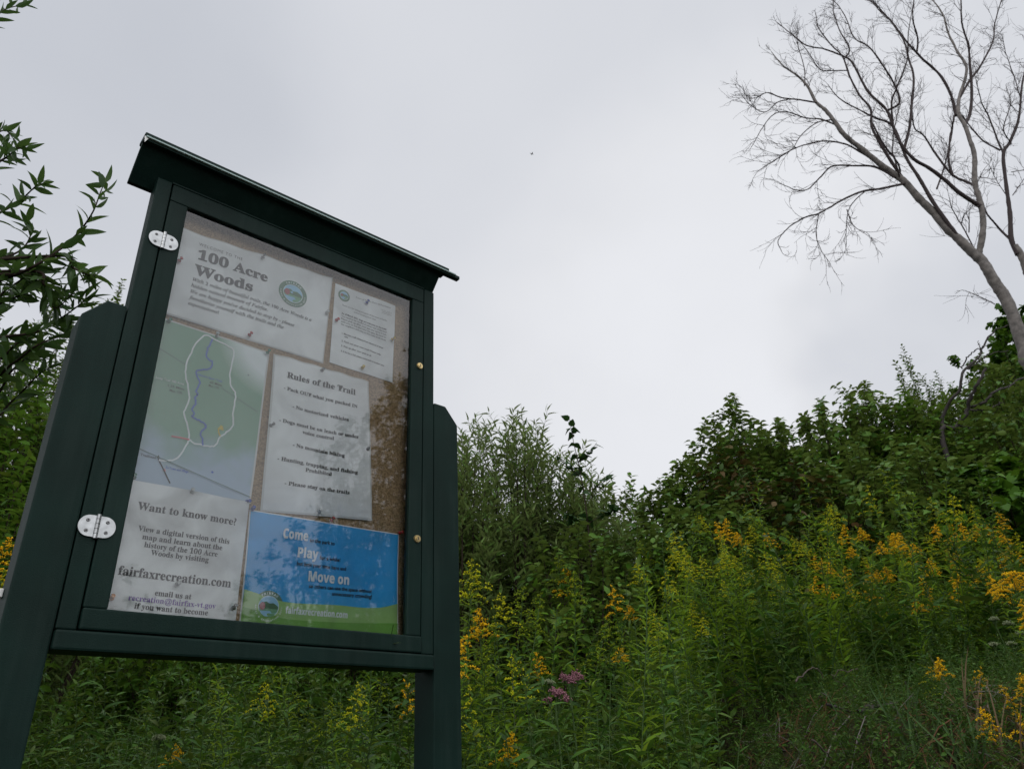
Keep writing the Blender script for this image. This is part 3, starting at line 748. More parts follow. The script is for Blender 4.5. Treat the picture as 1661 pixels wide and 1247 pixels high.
for i, (c_, px_, pz_, lb) in enumerate(PINS):
    d_ = PD - (.016 if .40 < px_ < .685 and pz_ < .626 else .0068)
    g_ = empty('push_pin', kw(px_, d_, pz_), YAW); tag(g_, lb, 'push pin', 'push pins in the notice board')
    mb = MB(); k = 12; R_ = np.array([r_ for r_, _ in pin_prof]); H_ = np.array([h_ for _, h_ in pin_prof])
    ang = np.arange(k) * 2 * math.pi / k
    V = np.stack([R_[:, None] * np.cos(ang), np.broadcast_to(-H_[:, None], (len(R_), k)), R_[:, None] * np.sin(ang)], -1)
    tilt = Matrix.Rotation(math.radians(rng.uniform(-22, 22)), 3, 'Z') @ Matrix.Rotation(math.radians(rng.uniform(-28, 5)), 3, 'X')
    V = V.reshape(-1, 3) @ np.array(tilt).T
    a_ = np.arange(len(R_) - 1)[:, None] * k; j = np.arange(k)[None]; j2 = (j + 1) % k
    mb.add(V, np.stack([a_ + j, a_ + k + j, a_ + k + j2, a_ + j2], -1).reshape(-1, 4))
    mb.build('pin_head', PM[c_], g_)
    mb = MB(); tube(mb, [(0, .009, 0), (0, -.001, 0)], .0006, 5); mb.build('pin_shaft', M['screw'], g_)

# ------------------------------------------------------------------ plants
FLORET_V = np.array([(1, 0, 0), (-1, 0, 0), (0, 1, 0), (0, -1, 0), (0, 0, 1), (0, 0, -.7)], float)
FLORET_F = np.array([(0, 2, 4), (2, 1, 4), (1, 3, 4), (3, 0, 4), (2, 0, 5), (1, 2, 5), (3, 1, 5), (0, 3, 5)])


def florets(mb, P, size, g, mi=0):
    P = np.asarray(P); n_ = len(P)
    sz = size * g.uniform(.6, 1.3, (n_, 1, 1)) * g.uniform(.7, 1.3, (n_, 1, 3))
    VV = P[:, None, :] + FLORET_V[None] * sz
    F = (FLORET_F[None] + (np.arange(n_) * 6)[:, None, None]).reshape(-1, 3)
    mb.add(VV.reshape(-1, 3), F, mi)


def stalk(g, h, lean, lsize=.095, lwid=.017, dens=46, t0=.12, t1=.97, tpl=LANCE):
    """A leafy upright stem: its centre line, and its leaves."""
    az = g.uniform(0, 6.28); n_ = 10; t = np.linspace(0, 1, n_)
    off = lean * h * t ** 2
    P = np.stack([off * math.cos(az) + .006 * np.sin(9 * t + az), off * math.sin(az) + .006 * np.cos(8 * t), h * t * (1 - .12 * lean)], -1)
    k = int(h * dens); u = np.linspace(t0, t1, k)
    Q = np.stack([np.interp(u, t, P[:, i]) for i in range(3)], -1)
    a = np.arange(k) * 2.4 + g.normal(0, .3, k)
    el = g.normal(.45, .25, k) + .5 * np.clip(u - .75, 0, 1)
    D = np.stack([np.cos(a) * np.cos(el), np.sin(a) * np.cos(el), np.sin(el)], -1)
    L = lsize * (1 - .62 * np.clip((u - .35) / .65, 0, 1)) * g.uniform(.75, 1.2, k)
    return P, t, Q, D, L, lwid * L / lsize


def goldenrod_parts(g, h, bloom):
    P, t, Q, D, L, Wd = stalk(g, h, g.uniform(.0, .22), lsize=g.uniform(.085, .13), dens=70, t1=.90 if bloom else .99)
    star = bloom == 3; bloom = min(bloom, 2)
    st = MB(); tube(st, P, np.linspace(.0035, .0014, len(P)), 5)
    lf = MB(); leaves(lf, LANCE, Q, D, L, Wd, g=g, jit=.35)
    hd = None
    if bloom:
        hd = MB(); full = bloom == 2
        hl_ = (g.uniform(.10, .17) if full else g.uniform(.13, .22)) * min(1, h / 1.1)
        hl_ = .14 if star else hl_; nb = 22 if star else int(g.integers(11, 19)); lean_a = g.uniform(0, 6.28)
        for i in range(nb):
            u = i / (nb - 1); tt = 1 - hl_ / h * (1 - u)
            b = np.array([np.interp(tt, t, P[:, k]) for k in range(3)])
            a = i * 2.4 + g.normal(0, .3); ln = (.016 + (.15 if star else .070 if full else .075) * (1 - u) ** (.45 if star else .8)) * g.uniform(.75, 1.15)
            dx = np.array([math.cos(a) + .35 * math.cos(lean_a), math.sin(a) + .35 * math.sin(lean_a), 0])
            w = np.linspace(0, 1, 7)
            br = b + dx[None] * (ln * w)[:, None] + np.array([0, 0, 1.0]) * (ln * (.70 * w - .75 * w ** 2.2))[:, None]
            tube(st, br, .0009, 3, cap=False)
            m_ = max(6, int(ln / (.0016 if full else .0024)))
            ww = g.uniform(.12, 1.0, m_)
            C_ = np.stack([np.interp(ww, w, br[:, k]) for k in range(3)], -1)
            C_ += g.normal(0, .0036 if full else .0028, (m_, 3)) + np.array([0, 0, .003])
            florets(hd, C_, .0036 if full else .0032, g)
        C_ = np.array([np.interp(1 - g.uniform(0, .05, 20), t, P[:, k]) for k in range(3)]).T + g.normal(0, .004, (20, 3))
        florets(hd, C_, .0036 if full else .0032, g)
    return st, lf, hd


ANY = np.random.default_rng(21)
PROTO = {}
for bloom, k_ in ((2, 7), (1, 6), (0, 6), (3, 1)):
    for i in range(k_):
        g = np.random.default_rng(100 * bloom + i)
        st, lf, hd = goldenrod_parts(g, g.uniform(1.05, 1.35), bloom)
        PROTO[bloom, i] = (st.mesh('goldenrod_stem'), lf.mesh('goldenrod_leaves'), hd.mesh('goldenrod_plume') if hd else None, lf.arrays(), st.arrays())
        PROTO[bloom, i][0].materials.append(M['stem']); PROTO[bloom, i][1].materials.append(M['goldenrod'])
        if hd: PROTO[bloom, i][2].materials.append(M['gold'] if bloom >= 2 else M['bud'] if i < 3 else M['greenbud'])
GL = {2: ('goldenrod in full golden bloom among the weeds on the slope', 'goldenrod in full bloom'), 1: ('goldenrod with greenish yellow half-open plumes among the weeds', 'half-open goldenrod'), 0: ('leafy goldenrod stem with no flowers yet among the weeds', 'flowerless goldenrod')}


def place_goldenrod(x, y, bloom, i, sc, rz, z=None, label=None, tilt=(0, 0)):
    st, lf, hd = PROTO[bloom, i][:3]
    o = empty('goldenrod', (x, y, (ground_h(x, y) if z is None else z) - .02), rz); o.scale = (sc, sc, sc)
    o.rotation_euler[0], o.rotation_euler[1] = tilt
    if label: tag(o, label, 'wildflower')
    else: tag(o, GL[bloom][0], 'wildflower', GL[bloom][1])
    for nm, me in (('stem', st), ('leaves', lf), ('flower_head', hd)):
        if me is None: continue
        c = bpy.data.objects.new(nm, me); COL.objects.link(c); c.parent = o
    return o


def in_board(x, y, pad=.12):
    X = x * CY_ + y * SY_; D = -x * SY_ + y * CY_
    return .1 < X < 1.45 and D < FR + .09 + pad


# goldenrod traced from the photograph: (px, py of the plume tip, distance, bloom)
TRACED = [(765, 905, 3.6, 1), (905, 900, 5.2, 1), (1110, 895, 4.6, 1), (1160, 845, 5.2, 2), (1178, 840, 5.4, 2), (1195, 862, 5.0, 2), (1215, 850, 5.5, 1), (1240, 860, 5.3, 2), (1285, 868, 5.2, 1), (1300, 875, 5.0, 1), (1330, 862, 5.6, 1), (1370, 850, 5.6, 2), (1395, 855, 5.4, 2),
          (1440, 868, 5.6, 2), (1460, 872, 5.4, 2), (1480, 880, 5.2, 2), (1500, 865, 5.6, 1), (1535, 848, 5.6, 2), (1558, 848, 5.3, 2), (1580, 850, 5.5, 2), (1617, 830, 5.2, 2), (1632, 885, 4.9, 2), (1380, 885, 5.0, 2), (1345, 910, 4.7, 2), (1365, 915, 4.6, 2), (1405, 915, 4.6, 2),
          (1430, 925, 4.5, 2), (1505, 905, 4.7, 2), (1545, 900, 4.8, 2), (1550, 925, 4.5, 2), (1335, 945, 4.3, 2), (1400, 945, 4.2, 2), (1550, 945, 4.3, 2), (1640, 925, 3.0, 3), (1655, 970, 2.9, 2), (1605, 930, 3.2, 2), (1520, 1065, 3.1, 2), (1500, 1080, 3.2, 1), (1590, 1080, 3.2, 2), (1620, 1110, 2.9, 2), (1655, 1090, 2.8, 2), (1590, 1145, 2.7, 2), (1650, 1150, 2.7, 2),
          (768, 925, 3.8, 1), (775, 985, 4.0, 2), (800, 1005, 3.8, 1), (758, 1030, 3.3, 2), (785, 1045, 3.4, 1), (810, 960, 3.7, 1), (850, 950, 4.0, 1), (880, 960, 4.0, 1), (930, 925, 4.2, 1), (925, 915, 5.2, 2), (980, 1000, 3.8, 1), (1005, 1045, 4.2, 2), (870, 1055, 4.4, 2), (830, 1060, 3.2, 1), (1140, 1000, 4.0, 1), (1090, 940, 4.4, 1), (1060, 985, 4.0, 1), (1190, 900, 4.7, 1),
          (1020, 980, 5.0, 2), (985, 1010, 3.7, 1), (770, 1165, 2.7, 1), (760, 1110, 2.8, 1), (830, 1185, 3.0, 2), (655, 1100, 3.4, 2), (618, 1098, 3.6, 1), (580, 1105, 3.0, 1), (540, 1130, 2.9, 1), (480, 1120, 3.0, 1), (285, 1205, 3.2, 2), (430, 1105, 3.0, 1), (350, 1100, 3.0, 1), (20, 870, 3.4, 2), (30, 905, 3.2, 1), (10, 930, 3.2, 1), (1170, 900, 4.9, 1), (1125, 915, 4.7, 1), (1230, 905, 4.8, 1), (1255, 930, 4.6, 1), (1275, 890, 5.0, 1), (1310, 900, 4.8, 1)]
_g = np.random.default_rng(404)
for _ in range(70):
    _x = _g.uniform(1080, 1655); TRACED.append((_x, 838 + _g.uniform(0, 130) + .04 * (1655 - _x), _g.uniform(4.3, 5.6), 1 if _x < 1300 or _g.uniform() < .35 else 2))
npl = 0
for q, (px, py, Y, bl_) in enumerate(TRACED):
    p_ = at(px, py, Y); i = 0 if bl_ == 3 else q % 7 if bl_ == 2 else q % 3 + (3 if px < 1060 and q % 4 else 0); gz = float(ground_h(p_[0], p_[1]))
    top = PROTO[bl_, i][1].vertices[0].co.z
    zmax = max(c[2] for c in PROTO[bl_, i][2].bound_box) if False else None
    me = PROTO[bl_, i][2]; co = np.empty(len(me.vertices) * 3); me.vertices.foreach_get('co', co); co = co.reshape(-1, 3)
    a_ = co[co[:, 2].argmax()]
    sc = float(np.clip((p_[2] - gz) / a_[2], .62, 1.3)); rz = ANY.uniform(0, 6.28)
    ca, sa = math.cos(rz), math.sin(rz)
    x, y = p_[0] - sc * (ca * a_[0] - sa * a_[1]), p_[1] - sc * (sa * a_[0] + ca * a_[1])
    z = p_[2] - sc * a_[2] + .02
    lab = {(1617, 830): 'tallest goldenrod with a narrow golden spike against the dark shrubs by the frame edge', (1640, 925): 'nearest and largest goldenrod, its broad golden plume spread like a star', (765, 905): 'goldenrod with a tall pointed greenish plume just beside the board post'}.get((px, py))
    place_goldenrod(x, y, bl_, i, sc, rz, z=min(z, gz + .25), label=lab); npl += 1
tries = 0
while npl < 285 and tries < 6000:
    tries += 1
    Y = ANY.uniform(2.5, 6.2); px = ANY.uniform(-60, 1720)
    if px < 1000 and ANY.uniform() < .6: continue
    p_ = at(px, 1180, Y); x, y = p_[0], p_[1]
    if in_board(x, y): continue
    if px > 1150 and Y < 4.0: continue
    u_ = ANY.uniform(); bl_ = 0 if u_ < .60 else (1 if u_ < .97 else 2)
    sc = ANY.uniform(.75, 1.05) * (.92 if px < 700 else 1)
    if px < 1060 and ANY.uniform() < .75: bl_ = 0
    place_goldenrod(x, y, bl_, int(ANY.integers(3 if px < 1060 else 0, 6)), sc, ANY.uniform(0, 6.28)); npl += 1

# weeds: a mass of leafy stalks of several kinds and grass between the goldenrod
wd = MB(); ws = MB()
KINDS = []
for i in range(12):
    g = np.random.default_rng(900 + i)
    if i < 7: a_ = stalk(g, g.uniform(.7, 1.2), g.uniform(.05, .35), g.uniform(.08, .14), g.uniform(.016, .030), g.uniform(56, 78)); tp = LANCE
    elif i < 9: a_ = stalk(g, g.uniform(.5, .9), g.uniform(.1, .4), .10, .05, 22); tp = OVAL
    else: a_ = stalk(g, g.uniform(.6, 1.0), g.uniform(.1, .3), .06, .006, 90); tp = LANCE
    lf = MB(); leaves(lf, tp, a_[2], a_[3], a_[4], a_[5], g=g, jit=.4); st = MB(); tube(st, a_[0], np.linspace(.003, .001, len(a_[0])), 3, cap=False)
    KINDS.append((lf.arrays(), st.arrays()))


def stamp(dst, arr, x, y, z, sc, rz, tilt):
    V, F, _ = arr; R_ = np.array(Matrix.Rotation(rz, 3, 'Z') @ Matrix.Rotation(tilt, 3, 'X')) * sc
    VV = V @ R_.T + np.array([x, y, z]); b = dst.n
    dst.v.append(VV); dst.n += len(VV)
    for k in (3, 4):
        if len(F[k]): dst.f[k].append(F[k] + b); dst.m[k].append(np.zeros(len(F[k]), int))


cnt = 0
while cnt < 2900:
    Y = ANY.uniform(2.0, 8.5) if cnt % 3 else ANY.uniform(2.0, 4.2); px = ANY.uniform(-120, 1780)
    p_ = at(px, 1180, Y); x, y = p_[0], p_[1]
    if in_board(x, y): continue
    bank = px > 1130 and Y < 4.0
    sc = ANY.uniform(.75, 1.2) * (ANY.uniform(.14, .36) if bank else 1) * (.9 if Y < 2.6 else 1) * (.82 if px > 1060 and Y > 4.1 else 1)
    k_ = int(ANY.integers(0, 12)) if not bank else int(ANY.integers(6, 12))
    z = float(ground_h(x, y)) - .02; rz = ANY.uniform(0, 6.28); ti = ANY.normal(0, .12)
    stamp(wd, KINDS[k_][0], x, y, z, sc, rz, ti); stamp(ws, KINDS[k_][1], x, y, z, sc, rz, ti); cnt += 1
for _ in range(420):
    Y = ANY.uniform(1.9, 7.0); x = -.62 * Y - ANY.uniform(.4, 4.0); y = Y
    if in_board(x, y): continue
    k_ = int(ANY.integers(0, 12)); sc = ANY.uniform(.75, 1.15); z = float(ground_h(x, y)) - .02; rz = ANY.uniform(0, 6.28); ti = ANY.normal(0, .12)
    stamp(wd, KINDS[k_][0], x, y, z, sc, rz, ti); stamp(ws, KINDS[k_][1], x, y, z, sc, rz, ti)
for _ in range(1700):
    Y = ANY.uniform(2.4, 4.1); px = ANY.uniform(1080, 1760); p_ = at(px, 1180, Y); x, y = p_[0], p_[1]
    k_ = int(ANY.integers(4, 12)); sc = ANY.uniform(.10, .32); z = float(ground_h(x, y)) - .02; rz = ANY.uniform(0, 6.28); ti = ANY.normal(0, .35)
    stamp(wd, KINDS[k_][0], x, y, z, sc, rz, ti); stamp(ws, KINDS[k_][1], x, y, z, sc, rz, ti)
V, F, _ = ws.arrays(); b = wd.n; wd.v.append(V); wd.n += len(V)
for k in (3, 4):
    if len(F[k]): wd.f[k].append(F[k] + b); wd.m[k].append(np.ones(len(F[k]), int))
tag(wd.build('weeds', [M['weed'], M['stem']]), 'dense leafy weeds covering the slope between the flowers', 'weeds', kind='stuff')

# grass: green tufts through the meadow, straw-dry ones on the bank
gr = MB(); g = ANY
PX = g.uniform(-60, 1720, 90); YY = g.uniform(2.0, 5.0, 90)
for px, Y in zip(PX, YY):
    p_ = at(px, 1180, Y)
    if in_board(p_[0], p_[1]): continue
    k = int(g.integers(5, 12)); base = np.array([p_[0], p_[1], float(ground_h(p_[0], p_[1])) - .02]) + np.c_[g.normal(0, .03, (k, 2)), np.zeros(k)]
    a = g.uniform(0, 6.28, k); el = g.uniform(.6, 1.3, k); D = np.stack([np.cos(a) * np.cos(el), np.sin(a) * np.cos(el), np.sin(el)], -1)
    bank = px > 1130 and Y < 4.0
    if bank and g.uniform() < .45: continue
    L = g.uniform(.10, .32, k) if bank else g.uniform(.35, .75, k)
    leaves(gr, BLADE, base, D, L, g.uniform(.006, .011, k), up=(math.cos(a[0]), math.sin(a[0]), .3), jit=.5, mi=0 if not bank or g.uniform() < .7 else 1, g=g)
tag(gr.build('grass', [M['grass'], M['dry']]), 'long green and straw-dry grass blades between the weeds', 'grass', kind='stuff')


# ------------------------------------------------------------------ shrubs and trees
def shrub(name, label, cat, base, h, w, kind, seed, lsz=1.0, density=1.0, group=None, lean=(0, 0), shoots=24, spike=.15):
    shoots = int(shoots * 1.25); h = max(.6, h - (.16 if kind == 'small' else .27 if kind == 'willow' else .20))
    g = np.random.default_rng(seed)
    base = np.array(base, float); o = empty(name, base); tag(o, label, cat, group)
    P_ = dict(willow=(LANCE, .090, .020, 'willow', 1.0, .05), dogwood=(OVAL, .082, .045, 'dogwood', .35, -.25), reddish=(OVAL, .085, .045, 'reddish', .35, -.25), small=(OVAL, .045, .022, 'dogwood', .6, 0.0), vine=(BROAD, .11, .10, 'vine', .2, -.5), sapling=(HEART, .085, .058, 'sapling', .5, -.35), mixed=(OVAL, .075, .034, 'light', .6, -.1))[kind]
    tpl, L0, W0, mt, upr, drp = P_
    L0 *= lsz; W0 *= lsz
    st = MB(); lf = MB(); LP = []; LD = []
    for s_ in range(int(shoots)):
        a = s_ * 2.4 + g.normal(0, .3); r = math.sqrt((s_ + .5) / shoots)
        zt = h * (1 - .40 * r ** 2.4) * (1 - min(.4, abs(g.normal(0, spike * .7))) * (s_ > 0))
        tgt = np.array([math.cos(a) * r * w / 2 + lean[0] * zt / h, math.sin(a) * r * w / 2 + lean[1] * zt / h, zt])
        b0 = np.array([math.cos(a), math.sin(a), 0]) * r * .12 * w; b0[2] = -.1
        mid = b0 * .35 + tgt * .5 + np.array([math.cos(a) * r * w * .03, math.sin(a) * r * w * .03, h * .06])
        C_ = spline([b0, mid, tgt], 14)
        tube(st, C_, np.linspace(.006 + .006 * h, .002, 14), 5)
        sl = np.linalg.norm(tgt - b0)
        nt_ = int(sl * (14 if kind == 'willow' else 10) * density)
        for q_ in range(nt_):
            u = g.uniform(.22, 1.0) if q_ > 2 else 1.0
            p0 = np.array([np.interp(u, np.linspace(0, 1, 14), C_[:, k]) for k in range(3)])
            dd = nrm(C_[min(13, int(u * 13) + 1)] - C_[max(0, int(u * 13) - 1)])
            rd = g.normal(0, 1, 3); rd -= dd * (rd @ dd); rd = nrm(rd); rd[2] += .25
            d_ = nrm(dd * (upr + .35 * g.uniform()) + rd * (.55 if kind == 'willow' else 1.0))
            ln = (.10 + .30 * (1 - u) + .16 * g.uniform()) * (1.1 if kind != 'small' else .7) * min(1.2, .5 + w / 3)
            if q_ <= 2: ln = g.uniform(.2, .45); d_ = nrm(dd + rd * .25 * q_)
            ww = np.linspace(0, 1, 5)
            tw = p0 + d_[None] * (ln * ww)[:, None] + np.array([0, 0, drp * ln])[None] * (ww ** 2)[:, None]
            tube(st, tw, np.linspace(.003, .001, 5), 3, cap=False)
            m_ = max(3, int(ln / (L0 * (.24 if kind == 'willow' else .34))))
            lu = np.linspace(.15, 1, m_)
            LP.append(np.stack([np.interp(lu, ww, tw[:, k]) for k in range(3)], -1))
            la = np.arange(m_) * 2.4 + g.uniform(0, 6.28)
            e1 = nrm(np.cross(d_, [.3, .2, .93])); e2 = np.cross(d_, e1)
            LD.append(nrm(d_[None] * (.8 if kind == 'willow' else .45) + e1[None] * np.cos(la)[:, None] * .8 + e2[None] * np.sin(la)[:, None] * .8 + np.array([0, 0, drp])))
    LP = np.concatenate(LP); LD = np.concatenate(LD); k = len(LP)
    L = L0 * g.uniform(.6, 1.25, k)
    leaves(lf, tpl, LP, LD, L, W0 * L / L0, g=g, jit=.45)
    st.build('branches', M['twig'], o); lf.build('foliage', M[mt], o)
    return o


def shrub_at(name, label, cat, px, py, Y, wpx, kind, seed, **kw_):
    t_ = at(px, py, Y); gz = float(ground_h(t_[0], t_[1]))
    return shrub(name, label, cat, (t_[0], t_[1], gz), t_[2] - gz, wpx * scale_at(px, py, Y), kind, seed, **kw_)


THK = 'shrubs of the thicket on the bank'
shrub_at('willow_shrub', 'tall grey-green willow shrub with upright narrow-leaved shoots right behind the board', 'shrub', 815, 672, 6.4, 250, 'willow', 1, shoots=34, spike=.10)
shrub_at('willow_shrub', 'smaller willow shrub half hidden by the board post', 'shrub', 742, 705, 5.8, 150, 'willow', 2, shoots=24, spike=.12)
shrub_at('willow_shrub', 'low willow shrub sloping down towards the gap of sky', 'shrub', 915, 745, 6.6, 190, 'willow', 3, shoots=26, spike=.14)
shrub_at('willow_shrub', 'lowest willow shrub beside the gap of sky', 'shrub', 965, 800, 6.8, 150, 'willow', 4, shoots=20, spike=.14)
shrub_at('leafy_shrub', 'low dark shrub with a rounded top in the gap below the sky', 'shrub', 1005, 805, 8.0, 130, 'small', 5, lsz=1.6, shoots=22)
shrub_at('leafy_shrub', 'dark broad-leaved shrub at the foot of the willow', 'shrub', 925, 860, 5.4, 190, 'dogwood', 6, shoots=18, lsz=.85)
shrub_at('leafy_shrub', 'shaded shrub low in the dip between willow and thicket', 'shrub', 1020, 862, 6.2, 170, 'dogwood', 7, shoots=20)
shrub_at('thicket_shrub', 'small shrub at the low end of the thicket with drooping twig tips', 'shrub', 1075, 772, 7.6, 130, 'dogwood', 8, shoots=22)
shrub_at('thicket_shrub', 'mid height thicket shrub stepping up from the low end', 'shrub', 1115, 738, 7.6, 150, 'dogwood', 9, shoots=24)
shrub_at('thicket_shrub', 'thicket shrub rising to a narrow pointed leafy top', 'shrub', 1175, 660, 7.8, 160, 'dogwood', 10, shoots=30, spike=.12)
shrub_at('reddish_shrub', 'thicket shrub with reddish brown turning leaves', 'shrub', 1180, 720, 6.9, 130, 'reddish', 11, shoots=22, density=.9)
shrub_at('thicket_shrub', 'thicket shrub just past the pointed top with sky showing through', 'shrub', 1245, 682, 7.8, 170, 'dogwood', 12, shoots=26)
shrub_at('thicket_shrub', 'broad thicket shrub with a jagged crest of single leaves', 'shrub', 1320, 655, 7.6, 220, 'dogwood', 13, shoots=34)
shrub_at('thicket_shrub', 'highest thicket shrub with drooping leaves standing against the cloud', 'shrub', 1395, 628, 7.6, 210, 'dogwood', 14, shoots=34)
shrub_at('slender_shrub', 'slender small-leaved shrub poking its thin top above the thicket', 'shrub', 1465, 592, 8.4, 70, 'small', 15, shoots=12, lsz=1.1, spike=.1)
shrub_at('thicket_shrub', 'yellowish green thicket shrub below the slender top', 'shrub', 1455, 650, 7.4, 190, 'mixed', 16, shoots=30)
shrub_at('thicket_shrub', 'thicket shrub in front of the dark forked branches', 'shrub', 1530, 650, 7.6, 190, 'dogwood', 17, shoots=30)
shrub_at('thicket_shrub', 'thicket shrub under the vine-hung tree at the end of the bank', 'shrub', 1630, 640, 6.8, 230, 'dogwood', 18, shoots=34)
shrub_at('thicket_shrub', 'lower front shrub of the thicket with reddish tips', 'shrub', 1265, 765, 6.4, 220, 'reddish', 19, shoots=28, density=.8)
shrub_at('thicket_shrub', 'front thicket shrub with pale leaf undersides above the tall goldenrod', 'shrub', 1360, 745, 6.3, 240, 'dogwood', 20, shoots=30)
shrub_at('thicket_shrub', 'front thicket shrub above the densest golden plumes', 'shrub', 1480, 735, 6.3, 240, 'dogwood', 21, shoots=32)
shrub_at('thicket_shrub', 'front thicket shrub behind the tallest goldenrod spike', 'shrub', 1600, 740, 6.0, 240, 'vine', 22, shoots=28, lsz=.75)
shrub_at('thicket_shrub', 'front low thicket shrub nearest the dip', 'shrub', 1130, 820, 6.2, 200, 'dogwood', 23, shoots=24)
shrub_at('thicket_shrub', 'thicket shrub filling the rise between the dark snag and the vine-hung trees', 'shrub', 1572, 585, 8.8, 190, 'dogwood', 24, shoots=30)
shrub_at('thicket_shrub', 'rounded thicket shrub behind the yellowish green one', 'shrub', 1430, 655, 8.6, 220, 'dogwood', 25, shoots=30)
shrub_at('thicket_shrub', 'rounded thicket shrub behind the pointed leafy top', 'shrub', 1220, 705, 8.6, 220, 'dogwood', 26, shoots=30)
# sapling with a leafy top against the sky
t_ = at(925, 678, 5.6); gz = float(ground_h(t_[0], t_[1])); g = np.random.default_rng(5)
o = empty('sapling', (at(965, 930, 5.6)[0], 5.6, float(ground_h(at(965, 930, 5.6)[0], 5.6))))
tag(o, 'thin young tree whose few heart-shaped leaves stand out against the sky', 'sapling')
org = np.array(o.location); st = MB(); lf = MB()
SAP = [[(965, 1010), (958, 900), (950, 820), (940, 760), (930, 715), (924, 680)], [(938, 750), (955, 735), (968, 718)], [(944, 775), (920, 755), (903, 742)], [(948, 800), (975, 785), (985, 775)], [(952, 850), (985, 830), (1000, 822)], [(954, 870), (930, 845), (915, 830)]]
for q, c_ in enumerate(SAP):
    C_ = spline(np.array([at(a, b, 5.6 + .03 * math.sin(3 * i + q)) for i, (a, b) in enumerate(c_)]) - org, 16)
    if q == 0: C_ = np.vstack([[0, 0, -.05], C_])
    tube(st, C_, np.linspace(.009 if q == 0 else .004, .0015, len(C_)), 5)
    k = (26 if q == 0 else 9) + (8 if q > 3 else 0); lu = np.sort(g.uniform(.35 if q == 0 else .3, 1, k)) * (len(C_) - 1)
    P = np.stack([np.interp(lu, np.arange(len(C_)), C_[:, i]) for i in range(3)], -1); a = np.arange(k) * 2.4
    D = np.stack([np.cos(a), np.sin(a), g.uniform(-.5, .5, k)], -1); L = g.uniform(.055, .095, k)
    leaves(lf, HEART, P, D, L, L * .62, g=g, jit=.5)
st.build('trunk', M['twig'], o); lf.build('foliage', M['sapling'], o)


